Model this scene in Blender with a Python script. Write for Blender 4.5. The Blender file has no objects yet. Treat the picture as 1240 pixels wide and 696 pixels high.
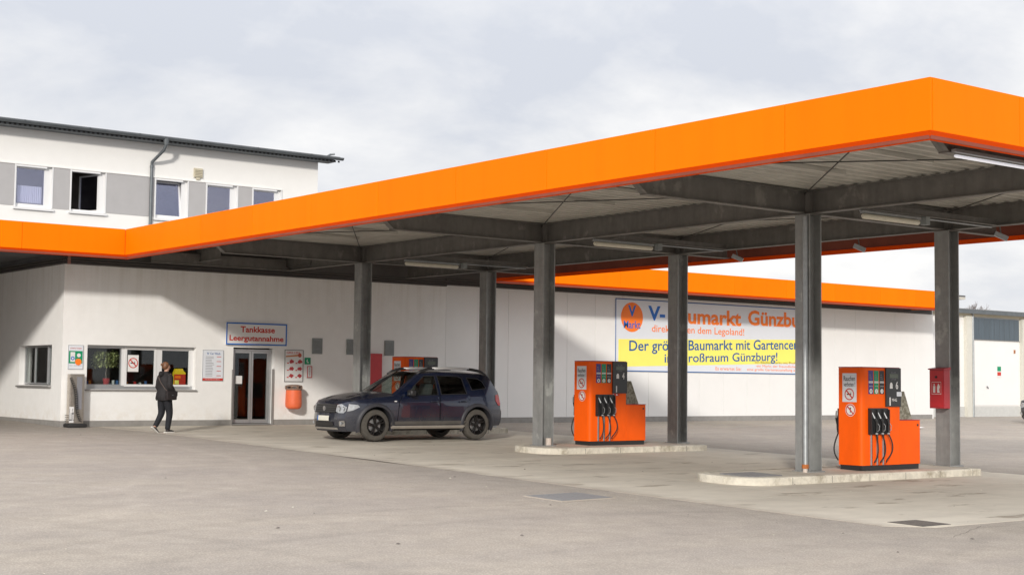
import bpy, bmesh, math, random
from mathutils import Vector, Matrix
from mathutils.geometry import delaunay_2d_cdt
random.seed(7)
SC = bpy.context.scene
COL = SC.collection
PI = math.pi
R = math.radians

# ------------------------------------------------------------------ camera
cam = bpy.data.cameras.new("camera")
cam_o = bpy.data.objects.new("camera", cam); COL.objects.link(cam_o)
cam.sensor_fit = 'HORIZONTAL'; cam.sensor_width = 36; cam.lens = 51.34
cam.clip_start = 0.1; cam.clip_end = 4000
_yaw, _pit, _rol = -0.65523, 0.064881, 0.011503
_f = Vector((-math.sin(_yaw)*math.cos(_pit), math.cos(_yaw)*math.cos(_pit), math.sin(_pit)))
_r = Vector((math.cos(_yaw), math.sin(_yaw), 0)); _u = _r.cross(_f)
_r2 = _r*math.cos(_rol)+_u*math.sin(_rol); _u2 = -_r*math.sin(_rol)+_u*math.cos(_rol)
_m = Matrix((_r2, _u2, -_f)).transposed().to_4x4(); _m.translation = (-13.632, -36.522, 1.2615)
cam_o.matrix_world = _m
SC.camera = cam_o

# ------------------------------------------------------------------ light
LDIR = Vector((1.02, 1.0, -0.49)).normalized()          # the way the sunlight travels
sun = bpy.data.lights.new("sun", 'SUN'); sun.energy = 2.7; sun.angle = R(4.0); sun.color = (1.0, 0.945, 0.87)
sun_o = bpy.data.objects.new("sun", sun); COL.objects.link(sun_o)
sun_o.rotation_euler = LDIR.to_track_quat('-Z', 'Y').to_euler(); sun_o.location = (-30, -40, 25)
SUN_EL = math.asin(-LDIR.z); SUN_ROT = math.atan2(-LDIR.x, -LDIR.y) % (2*PI)

w = bpy.data.worlds.new("World"); SC.world = w; w.use_nodes = True
nt = w.node_tree; N = nt.nodes; L = nt.links; N.clear()
wo = N.new('ShaderNodeOutputWorld'); bg = N.new('ShaderNodeBackground'); bg.inputs[1].default_value = 0.098
sky = N.new('ShaderNodeTexSky'); sky.sky_type = 'NISHITA'; sky.sun_disc = False
sky.sun_elevation = SUN_EL; sky.sun_rotation = SUN_ROT; sky.air_density = 1.0; sky.dust_density = 2.0
tc = N.new('ShaderNodeTexCoord')
sep = N.new('ShaderNodeSeparateXYZ'); L.new(tc.outputs['Generated'], sep.inputs[0])
def wmath(op, a, b=None):
    n = N.new('ShaderNodeMath'); n.operation = op
    for i, v in enumerate((a, b)):
        if v is None: continue
        if isinstance(v, (int, float)): n.inputs[i].default_value = v
        else: L.new(v, n.inputs[i])
    return n.outputs[0]
zc = wmath('ADD', wmath('MAXIMUM', sep.outputs[2], 0.0), 0.42)
cmb = N.new('ShaderNodeCombineXYZ')
L.new(wmath('DIVIDE', sep.outputs[0], zc), cmb.inputs[0]); L.new(wmath('DIVIDE', sep.outputs[1], zc), cmb.inputs[1])
def wnoise(scale, det, rough, off):
    n = N.new('ShaderNodeTexNoise'); n.inputs['Scale'].default_value = scale; n.inputs['Detail'].default_value = det
    n.inputs['Roughness'].default_value = rough; n.inputs['Distortion'].default_value = 0.35
    mp = N.new('ShaderNodeMapping'); mp.inputs['Location'].default_value = off
    L.new(cmb.outputs[0], mp.inputs[0]); L.new(mp.outputs[0], n.inputs['Vector']); return n.outputs['Fac']
n1 = wnoise(1.9, 7, 0.56, (3.1, 0.4, 0)); n2 = wnoise(5.6, 5, 0.55, (9.0, 2.0, 0))
mixn = wmath('ADD', wmath('MULTIPLY', n1, 0.72), wmath('MULTIPLY', n2, 0.28))
cr = N.new('ShaderNodeValToRGB'); L.new(mixn, cr.inputs[0])
e = cr.color_ramp.elements
e[0].position = 0.41; e[0].color = (7.0, 7.3, 8.0, 1)
e[1].position = 0.59; e[1].color = (10.3, 10.2, 10.1, 1)
k = e.new(0.5); k.color = (8.5, 8.6, 8.9, 1)
mx = N.new('ShaderNodeMix'); mx.data_type = 'RGBA'; mx.inputs[0].default_value = 0.96
L.new(sky.outputs[0], mx.inputs[6]); L.new(cr.outputs[0], mx.inputs[7])
zg = N.new('ShaderNodeMapRange'); zg.interpolation_type = 'SMOOTHSTEP'
zg.inputs[1].default_value = 0.15; zg.inputs[2].default_value = 0.9; zg.inputs[3].default_value = 1.0; zg.inputs[4].default_value = 1.9   # overcast skies brighten towards the zenith
L.new(sep.outputs[2], zg.inputs[0])
zm = N.new('ShaderNodeVectorMath'); zm.operation = 'SCALE'; L.new(mx.outputs[2], zm.inputs[0]); L.new(zg.outputs[0], zm.inputs[3])
L.new(zm.outputs[0], bg.inputs[0]); L.new(bg.outputs[0], wo.inputs[0])

vs = SC.view_settings
vs.view_transform = 'Standard'; vs.look = 'None'; vs.exposure = 0.04; vs.gamma = 1.0; vs.use_curve_mapping = False

# ------------------------------------------------------------------ helpers
GY = 0.0195
def gz(y):
    return GY*max(min(y, 3.0), -60.0)
W = {}                                   # world matrices of what is built
def wm(o): return W[o] if o is not None else Matrix.Identity(4)
def props(o, label=None, cat=None, group=None, kind=None):
    if label: o['label'] = label
    if cat: o['category'] = cat
    if group: o['group'] = group
    if kind: o['kind'] = kind
    return o
def thing(name, label, cat, loc=(0,0,0), rot=0.0, scale=1.0, group=None):
    o = bpy.data.objects.new(name, None); COL.objects.link(o)
    o.empty_display_size = 0.3
    o.location = loc; o.rotation_euler = (0, 0, rot); o.scale = (scale,)*3
    W[o] = Matrix.LocRotScale(Vector(loc), Matrix.Rotation(rot, 3, 'Z'), Vector((scale,)*3))
    return props(o, label, cat, group)
class MB:
    def __init__(s): s.v = []; s.f = []; s.m = []; s.cm = 0
    def add(s, vs_, fs):
        b = len(s.v); s.v += [tuple(p) for p in vs_]; s.f += [tuple(i+b for i in f) for f in fs]; s.m += [s.cm]*len(fs); return s
    def box(s, x0, x1, y0, y1, z0, z1, bev=0.0):
        if bev > 0:
            b = min(bev, abs(x1-x0)*.45, abs(y1-y0)*.45, abs(z1-z0)*.45)
            bm = bmesh.new(); bmesh.ops.create_cube(bm, size=1)
            bmesh.ops.scale(bm, vec=(x1-x0, y1-y0, z1-z0), verts=bm.verts)
            bmesh.ops.translate(bm, vec=((x0+x1)/2, (y0+y1)/2, (z0+z1)/2), verts=bm.verts)
            bmesh.ops.bevel(bm, geom=bm.edges[:], offset=b, segments=2, affect='EDGES', profile=0.6)
            bm.verts.index_update()
            s.add([v.co[:] for v in bm.verts], [[v.index for v in f.verts] for f in bm.faces]); bm.free(); return s
        vs_ = [(x, y, z) for z in (z0, z1) for y in (y0, y1) for x in (x0, x1)]
        return s.add(vs_, [(0,2,3,1),(4,5,7,6),(0,1,5,4),(2,6,7,3),(0,4,6,2),(1,3,7,5)])
    def obox(s, M, *a, **k):
        t = MB().box(*a, **k); return s.add([M @ Vector(p) for p in t.v], t.f)
    def xf(s, M):
        s.v = [tuple(M @ Vector(p)) for p in s.v]; return s
    def join(s, o, M=None):
        return s.add([M @ Vector(p) for p in o.v] if M else o.v, o.f)
    def quad(s, *p): return s.add(p, [tuple(range(len(p)))])
    def prism(s, poly, a0, a1, axis='y'):
        n = len(poly)
        def P(p, a):
            return (p[0], a, p[1]) if axis == 'y' else ((a, p[0], p[1]) if axis == 'x' else (p[0], p[1], a))
        s.add([P(p, a0) for p in poly]+[P(p, a1) for p in poly],
              [tuple(range(n))[::-1], tuple(range(n, 2*n))]+[(i, (i+1) % n, n+(i+1) % n, n+i) for i in range(n)])
        return s
    def tube(s, path, r, n=8, cap=True):
        path = [Vector(p) for p in path]; rs = r if isinstance(r, (list, tuple)) else [r]*len(path)
        up = Vector((0,0,1)); d0 = (path[1]-path[0]).normalized()
        if abs(d0.dot(up)) > .9: up = Vector((1,0,0))
        a = d0.cross(up).normalized(); rings = []
        for i, p in enumerate(path):
            d = (path[min(i+1, len(path)-1)]-path[max(i-1, 0)]).normalized()
            a = (a-d*a.dot(d)).normalized(); b = d.cross(a)
            rings.append([p+(a*math.cos(t)+b*math.sin(t))*rs[i] for t in [2*PI*k/n for k in range(n)]])
        vs_ = [q for rg in rings for q in rg]; fs = []
        for i in range(len(path)-1):
            for k in range(n):
                fs.append((i*n+k, i*n+(k+1) % n, (i+1)*n+(k+1) % n, (i+1)*n+k))
        if cap: fs += [tuple(range(n))[::-1], tuple(range((len(path)-1)*n, len(path)*n))]
        return s.add(vs_, fs)
    def lathe(s, prof, c=(0,0,0), axis='z', n=24, cap=False):
        vs_ = []
        for r_, h in prof:
            for k in range(n):
                t = 2*PI*k/n; a, b = r_*math.cos(t), r_*math.sin(t)
                vs_.append({'z': (c[0]+a, c[1]+b, c[2]+h), 'y': (c[0]+a, c[1]+h, c[2]+b), 'x': (c[0]+h, c[1]+a, c[2]+b)}[axis])
        fs = [(i*n+k, i*n+(k+1) % n, (i+1)*n+(k+1) % n, (i+1)*n+k) for i in range(len(prof)-1) for k in range(n)]
        if cap: fs += [tuple(range(n))[::-1], tuple(range((len(prof)-1)*n, len(prof)*n))]
        return s.add(vs_, fs)
    def build(s, name, mat, parent=None, kind=None, label=None, cat=None, group=None, world=True, smooth=False, recalc=True):
        me = bpy.data.meshes.new(name)
        vs_ = s.v
        M = wm(parent)
        if world and parent is not None:
            I = M.inverted(); vs_ = [I @ Vector(p) for p in s.v]
        me.from_pydata([tuple(p) for p in vs_], [], s.f)
        if recalc:
            bm = bmesh.new(); bm.from_mesh(me); bmesh.ops.recalc_face_normals(bm, faces=bm.faces); bm.to_mesh(me); bm.free()
        mats = mat if isinstance(mat, (list, tuple)) else [mat]
        for q in mats: me.materials.append(q)
        if len(mats) > 1:
            for i, p in enumerate(me.polygons): p.material_index = s.m[i]
        if smooth:
            for p in me.polygons: p.use_smooth = True
            if smooth is not True:
                try: me.set_sharp_from_angle(angle=R(smooth))
                except Exception: pass
        o = bpy.data.objects.new(name, me); COL.objects.link(o); o.parent = parent
        W[o] = M
        return props(o, label, cat, group, kind)
def share(src, name=None, parent=None, loc=(0,0,0)):
    """a copy of a mesh object with shared mesh, shifted"""
    o = src.copy(); COL.objects.link(o); o.parent = parent; o.location = loc; W[o] = wm(parent); return o
def copy_tree(o, parent=None):
    c = o.copy(); COL.objects.link(c); c.parent = parent; W[c] = W[o]
    for ch in list(kids.get(o, [])): copy_tree(ch, c)
    return c
kids = {}
def index_kids():
    kids.clear()
    for o in SC.objects:
        if o.parent: kids.setdefault(o.parent, []).append(o)

_fontcache = {}
def text_mesh(body, bold=0.0, spacing=1.0, align='LEFT', line=1.0):
    cu = bpy.data.curves.new('t', 'FONT'); cu.body = body; cu.offset = bold; cu.space_character = spacing; cu.align_x = align
    cu.space_line = line; cu.resolution_u = 3
    o = bpy.data.objects.new('t', cu); COL.objects.link(o)
    bpy.context.view_layer.update()
    me = o.to_mesh(); vs_ = [v.co.copy() for v in me.vertices]; fs = [tuple(p.vertices) for p in me.polygons]
    o.to_mesh_clear(); bpy.data.objects.remove(o); bpy.data.curves.remove(cu)
    return vs_, fs
def text(body, box, place, mat, parent, bold=0.0, spacing=1.0, align='LEFT', name='lettering', line=1.0):
    """fit the text in box (u0,u1,v0,v1); place(u,v) -> world"""
    vs_, fs = text_mesh(body, bold, spacing, align, line)
    if not vs_: return
    x0 = min(v.x for v in vs_); x1 = max(v.x for v in vs_); y0 = min(v.y for v in vs_); y1 = max(v.y for v in vs_)
    u0, u1, v0, v1 = box
    m = MB(); m.add([place(u0+(v.x-x0)/(x1-x0)*(u1-u0), v0+(v.y-y0)/(y1-y0)*(v1-v0)) for v in vs_], fs)
    return m.build(name, mat, parent, recalc=False)
def disc(m, cx, cz, r, place, n=28, ri=None):
    if ri is None:
        return m.add([place(cx+r*math.cos(2*PI*k/n), cz+r*math.sin(2*PI*k/n)) for k in range(n)], [tuple(range(n))])
    vs_ = [place(cx+q*math.cos(2*PI*k/n), cz+q*math.sin(2*PI*k/n)) for q in (ri, r) for k in range(n)]
    return m.add(vs_, [(k, (k+1) % n, n+(k+1) % n, n+k) for k in range(n)])

# ------------------------------------------------------------------ materials
MATS = {}
def mat(name, col, rough=0.6, metal=0.0, var=0.0, scale=6.0, bump=0.0, bscale=60.0, spec=0.5, col2=None, lo=0.35, hi=0.65,
        dirt=None, coat=0.0, emis=None, stretch=(1,1,1), coords='pos', extra=None):
    if name in MATS: return MATS[name]
    m = bpy.data.materials.new(name); m.use_nodes = True; MATS[name] = m
    t = m.node_tree; B = t.nodes['Principled BSDF']
    B.inputs['Roughness'].default_value = rough; B.inputs['Metallic'].default_value = metal
    B.inputs['Specular IOR Level'].default_value = spec; B.inputs['Coat Weight'].default_value = coat
    B.inputs['Base Color'].default_value = (*col, 1)
    if coords == 'pos':
        g = t.nodes.new('ShaderNodeNewGeometry'); src = g.outputs['Position']
    else:
        g = t.nodes.new('ShaderNodeTexCoord'); src = g.outputs['Object']
    mp = t.nodes.new('ShaderNodeMapping'); mp.inputs['Scale'].default_value = stretch; t.links.new(src, mp.inputs[0]); vec = mp.outputs[0]
    def noise(sc, det=5, ro=0.6):
        n = t.nodes.new('ShaderNodeTexNoise'); n.inputs['Scale'].default_value = sc; n.inputs['Detail'].default_value = det
        n.inputs['Roughness'].default_value = ro; t.links.new(vec, n.inputs['Vector']); return n.outputs['Fac']
    def ramp(fac, a, b, ca, cb):
        r_ = t.nodes.new('ShaderNodeValToRGB'); t.links.new(fac, r_.inputs[0])
        r_.color_ramp.elements[0].position = a; r_.color_ramp.elements[0].color = ca
        r_.color_ramp.elements[1].position = b; r_.color_ramp.elements[1].color = cb; return r_.outputs[0]
    def mul(a, b, f=1.0, kind='MULTIPLY'):
        x = t.nodes.new('ShaderNodeMix'); x.data_type = 'RGBA'; x.blend_type = kind
        if isinstance(f, float): x.inputs[0].default_value = f
        else: t.links.new(f, x.inputs[0])
        for s_, v in ((6, a), (7, b)):
            if isinstance(v, tuple): x.inputs[s_].default_value = v
            else: t.links.new(v, x.inputs[s_])
        return x.outputs[2]
    cur = (*col, 1)
    if col2 is not None:
        cur = ramp(noise(scale), lo, hi, (*col, 1), (*col2, 1))
    if var:
        g_ = ramp(noise(scale*2.7 if col2 else scale), 0.3, 0.7, (1-var,)*3+(1,), (1+var,)*3+(1,)); cur = mul(cur, g_)
    api = dict(t=t, B=B, noise=noise, ramp=ramp, mul=mul, vec=vec, src=src)
    if extra: cur = extra(api, cur)
    if not isinstance(cur, tuple): t.links.new(cur, B.inputs['Base Color'])
    if bump:
        b = t.nodes.new('ShaderNodeBump'); b.inputs['Strength'].default_value = bump; b.inputs['Distance'].default_value = 0.01
        t.links.new(noise(bscale, 4, 0.65), b.inputs['Height']); t.links.new(b.outputs[0], B.inputs['Normal'])
    if emis:
        B.inputs['Emission Color'].default_value = (*emis[0], 1); B.inputs['Emission Strength'].default_value = emis[1]
    return m
def zband(api, z0, z1, axis=2):
    t = api['t']; s = t.nodes.new('ShaderNodeSeparateXYZ'); t.links.new(api['src'], s.inputs[0])
    mr = t.nodes.new('ShaderNodeMapRange'); mr.inputs[1].default_value = z0; mr.inputs[2].default_value = z1
    t.links.new(s.outputs[axis], mr.inputs[0]); return mr.outputs[0]
def vnoise(api, scale, sx, sy, sz, det=4, ro=0.6):
    t = api['t']; mp = t.nodes.new('ShaderNodeMapping'); mp.inputs['Scale'].default_value = (sx, sy, sz); t.links.new(api['src'], mp.inputs[0])
    n = t.nodes.new('ShaderNodeTexNoise'); n.inputs['Scale'].default_value = scale; n.inputs['Detail'].default_value = det
    n.inputs['Roughness'].default_value = ro; t.links.new(mp.outputs[0], n.inputs['Vector']); return n.outputs['Fac']
def mmath(api, op, a, b):
    n = api['t'].nodes.new('ShaderNodeMath'); n.operation = op
    for i, v in enumerate((a, b)):
        if isinstance(v, (int, float)): n.inputs[i].default_value = v
        else: api['t'].links.new(v, n.inputs[i])
    return n.outputs[0]

def ex_asphalt(api, cur):
    big = api['noise'](0.16, 5, 0.62)
    cur = api['mul'](cur, api['ramp'](big, .32, .68, (.91, .91, .93, 1), (1.05, 1.045, 1.03, 1)))
    # long scuffs left by turning cars
    sc = vnoise(api, 0.55, 0.35, 1.9, 1, 6, 0.7)
    cur = api['mul'](cur, api['ramp'](sc, .40, .66, (.955, .955, .97, 1), (1.045, 1.04, 1.03, 1)))
    t = api['t']
    # curved tyre tracks of cars swinging towards the pumps (pairs of bands)
    for cx, cy, rad, amt in ((-2.5, -31, 9.0, .93), (-2.5, -31, 10.55, .93), (8, -44, 17.5, .945), (8, -44, 19.0, .945), (-14, -8, 12.0, 1.05), (-14, -8, 13.5, 1.05), (-22, -26, 14.2, .95), (-22, -26, 15.7, .95), (-9, -17, 3.6, 1.06)):
        vd = t.nodes.new('ShaderNodeVectorMath'); vd.operation = 'DISTANCE'; vd.inputs[1].default_value = (cx, cy, 0); t.links.new(api['src'], vd.inputs[0])
        wob = mmath(api, 'MULTIPLY', vnoise(api, .35, 1, 1, 1, 2, .5), .9)
        dd = mmath(api, 'ABSOLUTE', mmath(api, 'SUBTRACT', mmath(api, 'ADD', vd.outputs['Value'], wob), rad+.45), 0)
        band = api['ramp'](mmath(api, 'ADD', dd, mmath(api, 'MULTIPLY', vnoise(api, 2.3, 1, 1, 1, 4, .7), .22)), .14, .30, (amt, amt, amt, 1), (1, 1, 1, 1))
        cur = api['mul'](cur, band)
    v = t.nodes.new('ShaderNodeTexVoronoi'); v.inputs['Scale'].default_value = 42; t.links.new(api['src'], v.inputs['Vector'])
    agg = api['ramp'](v.outputs['Distance'], .05, .55, (1.24, 1.22, 1.19, 1), (.84, .84, .845, 1))
    cur = api['mul'](cur, agg)
    v2 = t.nodes.new('ShaderNodeTexVoronoi'); v2.inputs['Scale'].default_value = 19; t.links.new(api['src'], v2.inputs['Vector'])
    spk = api['ramp'](v2.outputs['Distance'], .04, .10, (1.35, 1.33, 1.28, 1), (1, 1, 1, 1))
    return api['mul'](cur, spk)
M_ASPH = mat('asphalt', (.385, .345, .297), 0.9, var=.09, scale=2.2, bump=.55, bscale=55, spec=.25, extra=ex_asphalt)
def ex_conc(api, cur):
    st = vnoise(api, 0.8, 0.5, 1.6, 1, 6, 0.65)
    cur = api['mul'](cur, api['ramp'](st, .36, .66, (.88, .87, .86, 1), (1.05, 1.045, 1.03, 1)))
    oil = vnoise(api, 1.15, 0.7, 1.8, 1, 5, 0.62)
    cur = api['mul'](cur, api['ramp'](oil, .60, .665, (1, 1, 1, 1), (.62, .59, .56, 1)))
    # asphalt grit tracked over the left edge of the slabs
    edge_ = zband(api, 2.2, 1.3, 0)
    gr = api['ramp'](mmath(api, 'MULTIPLY', edge_, mmath(api, 'ADD', vnoise(api, 1.6, .6, 1.3, 1, 5, .7), .35)), .45, .85, (0, 0, 0, 1), (.8, .8, .8, 1))
    return api['mul'](cur, (.40, .35, .295, 1), gr, 'MIX')
M_CONC = mat('apron_concrete', (.57, .525, .45), 0.82, var=.07, scale=1.2, bump=.25, bscale=80, spec=.3, extra=ex_conc)
M_JOINT = mat('joint_tar', (.06, .055, .05), 0.9)
def ex_kerb(api, cur):
    st = vnoise(api, 2.4, 1, 1, .8, 6, .75)
    return api['mul'](cur, api['ramp'](st, .50, .66, (1, 1, 1, 1), (.55, .52, .47, 1)))
M_KERB = mat('kerb_concrete', (.64, .60, .51), 0.88, var=.14, scale=9, bump=.5, bscale=70, spec=.25, extra=ex_kerb)
def ex_wall(api, cur):
    stk = vnoise(api, 2.6, 1.6, 1.6, .10, 5, .62)
    top = zband(api, 2.6, 4.2)
    dark = api['ramp'](stk, .46, .70, (1, 1, 1, 1), (.88, .865, .84, 1))
    cur = api['mul'](cur, api['mul']((1, 1, 1, 1), dark, top, 'MIX'))
    low = zband(api, .62, .16)
    sp = api['ramp'](vnoise(api, 4, 1, 1, 1, 5, .7), .42, .62, (1, 1, 1, 1), (.91, .885, .85, 1))
    return api['mul'](cur, api['mul']((1, 1, 1, 1), sp, low, 'MIX'))
M_WALL = mat('shop_render', (.82, .815, .80), 0.88, var=.025, scale=3, bump=.25, bscale=160, spec=.2, extra=ex_wall)
M_HALL = mat('hall_render', (.77, .765, .75), 0.8, var=.02, scale=1.2, bump=.12, bscale=120, spec=.25)
M_PLINTH = mat('plinth_paint', (.26, .25, .235), 0.85, var=.12, scale=5, bump=.3, bscale=90)
M_OFFW = mat('office_render', (.80, .79, .765), 0.88, var=.02, scale=2, bump=.2, bscale=120, spec=.2)
M_OFFG = mat('office_grey', (.41, .40, .40), 0.85, var=.04, scale=2, bump=.2, bscale=120, spec=.2)
def ex_panel(api, cur):
    t = api['t']; oi = t.nodes.new('ShaderNodeObjectInfo')
    cur = api['mul'](cur, api['ramp'](oi.outputs['Random'], 0, 1, (.955, .955, .955, 1), (1.03, 1.03, 1.03, 1)))
    return api['mul'](cur, api['ramp'](vnoise(api, 1.6, 1.6, 1.6, .12, 5, .65), .45, .75, (1, 1, 1, 1), (.95, .94, .93, 1)))
M_ORG = mat('orange_fascia', (.93, .185, .0003), 0.6, var=.02, scale=.6, spec=.06, bump=.12, bscale=.9, extra=ex_panel)
M_ORG_SHADED = mat('orange_trim_shaded', (.90, .085, .0005), 0.6, var=.03, scale=1, spec=.1)  # fascia orange darkened for the downward-facing lip: its shade is painted in
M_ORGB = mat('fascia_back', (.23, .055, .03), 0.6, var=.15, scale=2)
def ex_steel(api, cur):
    p = vnoise(api, 2.1, 1, 1, .8, 6, .62)
    cur = api['mul'](cur, api['ramp'](p, .60, .66, (1, 1, 1, 1), (1.4, 1.4, 1.38, 1)))
    d = vnoise(api, 5, 1, 1, .2, 5, .6)
    return api['mul'](cur, api['ramp'](d, .35, .65, (.88, .88, .88, 1), (1.1, 1.1, 1.1, 1)))
M_BEAM = mat('beam_steel', (.17, .162, .15), 0.55, 0.35, var=.1, scale=7, bump=.08, bscale=40, extra=ex_steel)
M_COLM = mat('column_steel', (.31, .315, .31), 0.52, 0.45, var=.1, scale=6, bump=.08, bscale=40, extra=ex_steel)
M_GALV = mat('galvanised_zinc', (.36, .38, .39), 0.45, 0.7, var=.12, scale=9)
M_ZINC = mat('gutter_zinc', (.15, .165, .175), 0.5, 0.5, var=.12, scale=5)
M_DECK = mat('deck_sheet', (.47, .455, .41), 0.6, 0.0, var=.12, scale=1.6)
M_ROD = mat('brace_rod', (.06, .058, .055), 0.6, 0.4)
M_TRIM = mat('dark_cladding', (.085, .078, .074), 0.6, var=.1, scale=4)
M_ROOF = mat('roofing_felt', (.10, .10, .105), 0.8, var=.15, scale=3)
M_WHITE = mat('white_frame', (.72, .72, .72), 0.45)
M_PAPER = mat('white_print', (.74, .73, .72), 0.55)
M_ALU = mat('aluminium', (.50, .51, .52), 0.4, 0.7, var=.05)
M_SILL = mat('sill_metal', (.30, .29, .28), 0.5, 0.3, var=.08)
M_DARK = mat('dark_interior', (.035, .032, .032), 0.9)
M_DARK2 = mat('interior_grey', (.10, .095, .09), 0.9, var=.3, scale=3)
M_BLACK = mat('black_plastic', (.018, .018, .019), 0.45, var=.1, scale=12)
M_RUB = mat('black_rubber', (.022, .021, .021), 0.75)
M_RED = mat('red_paint', (.52, .018, .025), 0.4, var=.05, scale=8)
M_RED2 = mat('cabinet_red', (.42, .030, .040), 0.42, var=.1, scale=9)
M_BLUE = mat('blue_print', (.005, .13, .52), 0.5)
M_NAVYP = mat('navy_print', (.008, .10, .33), 0.5)
M_REDP = mat('red_print', (.55, .035, .02), 0.5)
M_ORGP = mat('orange_print', (.95, .20, .012), 0.5)
M_YEL = mat('yellow_print', (.93, .83, .16), 0.5, var=.02, scale=2)
M_GRNP = mat('green_print', (.0, .27, .12), 0.5)
M_PUR = mat('violet_print', (.05, .04, .22), 0.5)
M_GREYP = mat('grey_print', (.22, .22, .24), 0.5)
M_BLKP = mat('black_print', (.03, .03, .035), 0.5)
M_BAN = mat('banner_white', (.70, .73, .78), 0.5, var=.015, scale=1)
def ex_pump(api, cur):
    g = vnoise(api, 3, 1, 1, .4, 5, .6)
    return api['mul'](cur, api['ramp'](g, .45, .75, (1, 1, 1, 1), (.88, .86, .84, 1)))
M_PUMP = mat('pump_orange', (.93, .115, .0005), 0.45, var=.02, scale=3, spec=.22, extra=ex_pump)
M_MOSS = mat('weathered_panel', (.30, .29, .24), 0.9, col2=(.15, .14, .10), scale=16, lo=.42, hi=.6, bump=.5, bscale=60)
M_BIN = mat('bin_orange', (.78, .15, .055), 0.55, var=.08, scale=8)
M_STEEL = mat('brushed_steel', (.55, .50, .44), 0.3, 0.9, var=.1, scale=20)
M_GREYV = mat('vent_grey', (.25, .27, .27), 0.6, var=.08, scale=9)
M_CREAM = mat('vent_cream', (.55, .50, .38), 0.6)
M_LEAF = mat('leaf_green', (.16, .20, .06), 0.5, col2=(.42, .42, .20), scale=14)
M_BARK = mat('bark', (.16, .13, .12), 0.9, var=.2, scale=4)
M_TUBE = mat('tube_cover', (.66, .63, .52), 0.4, var=.06, scale=9)
M_TUBEL = mat('tube_lit', (.9, .9, .95), 0.4, emis=((.85, .9, 1.0), .45))
M_GDOOR = mat('garage_white', (.78, .77, .75), 0.6, var=.02, scale=1)
M_BLUEG = mat('blue_glazing', (.075, .10, .122), 0.28, var=.15, scale=2, stretch=(3, 3, .3))
M_COVER = mat('cover_iron', (.27, .27, .275), 0.6, 0.3, var=.15, scale=18, bump=.4, bscale=50)
M_DRAIN = mat('drain_iron', (.15, .13, .115), 0.8, var=.3, scale=14)
M_PIPE = mat('cable_stub', (.58, .50, .44), 0.6, var=.1)

def glass_mat(name, tint=(.75, .8, .82), refl=0.12, gcol=(1, 1, 1), rough=0.02):
    m = bpy.data.materials.new(name); m.use_nodes = True; t = m.node_tree; t.nodes.clear()
    o = t.nodes.new('ShaderNodeOutputMaterial'); mixs = t.nodes.new('ShaderNodeMixShader')
    tr = t.nodes.new('ShaderNodeBsdfTransparent'); tr.inputs[0].default_value = (*tint, 1)
    gl = t.nodes.new('ShaderNodeBsdfGlossy'); gl.inputs['Roughness'].default_value = rough; gl.inputs['Color'].default_value = (*gcol, 1)
    lf = t.nodes.new('ShaderNodeLayerWeight'); lf.inputs[0].default_value = 0.5
    lw = t.nodes.new('ShaderNodeMath'); lw.operation = 'POWER'; lw.inputs[1].default_value = 5.0; t.links.new(lf.outputs['Facing'], lw.inputs[0])
    a = t.nodes.new('ShaderNodeMath'); a.operation = 'MULTIPLY_ADD'; a.inputs[1].default_value = 0.85; a.inputs[2].default_value = refl+0.03
    t.links.new(lw.outputs[0], a.inputs[0]); t.links.new(a.outputs[0], mixs.inputs[0])
    t.links.new(tr.outputs[0], mixs.inputs[1]); t.links.new(gl.outputs[0], mixs.inputs[2]); t.links.new(mixs.outputs[0], o.inputs[0])
    return m
M_GLASS = glass_mat('shop_glass', (.86, .89, .88), 0.0)
M_OGLASS = glass_mat('office_glass', (.90, .91, .98), 0.16, (.78, .80, .98))
M_CGLASS = glass_mat('car_glass', (.62, .70, .66), 0.06)
M_CGLASSD = glass_mat('car_tinted_glass', (.10, .09, .09), 0.03)

# ------------------------------------------------------------------ ground
def ground_sheet():
    m = MB(); xs = [-1500, -200, -60, -20, 0, 20, 60, 200, 1500]; ys = [-1500, -200, -60, -40, -20, 0, 3, 60, 1500]
    vs_ = [(x, y, gz(y)) for y in ys for x in xs]; n = len(xs)
    m.add(vs_, [(j*n+i, j*n+i+1, (j+1)*n+i+1, (j+1)*n+i) for j in range(len(ys)-1) for i in range(n-1)])
    return m.build('ground', M_ASPH, kind='structure')
ground_sheet()
def sloped(m, poly, dz, th=None):
    """polygon lying on the sloping ground, dz above it"""
    top = [(x, y, gz(y)+dz) for x, y in poly]
    if th is None: return m.add(top, [tuple(range(len(top)))])
    n = len(poly)
    bot = [(x, y, gz(y)+dz-th) for x, y in poly]
    return m.add(top+bot, [tuple(range(n)), tuple(range(n, 2*n))[::-1]]+[(i, (i+1) % n, n+(i+1) % n, n+i) for i in range(n)])
apron = bpy.data.objects.new('concrete_apron', None); COL.objects.link(apron); W[apron] = Matrix.Identity(4); apron['kind'] = 'structure'
xs_ = [1.32, 3.9, 6.6, 9.2, 11.3]; ys_ = [-25.15, -21.4, -17.2, -13.4, -9.3, -5.6, -2.7]
for j in range(len(ys_)-1):
    for i in range(len(xs_)-1):
        a, b, c, d = xs_[i]+.006, xs_[i+1]-.006, ys_[j]+.006, ys_[j+1]-.006
        poly = [(a, c), (b, c), (b, d), (a, d)]
        if i == 0 and j == 0: poly = [(a+.55, c), (b, c), (b, d), (a, d), (a, c+.42)]
        sloped(MB(), poly, .006, .02).build('slab', M_CONC, apron)
sloped(MB(), [(1.32+.006, -2.69), (11.29, -2.69), (11.29, -.02), (1.0, -.02), (1.0, -.35)], .006, .02).build('slab', M_CONC, apron)
j_ = MB()
random.seed(3)
pts = [(1.31+random.uniform(-.012, .012)+(.02 if 0 else 0), -25.0+i*.35) for i in range(64)]
vs_ = []
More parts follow.
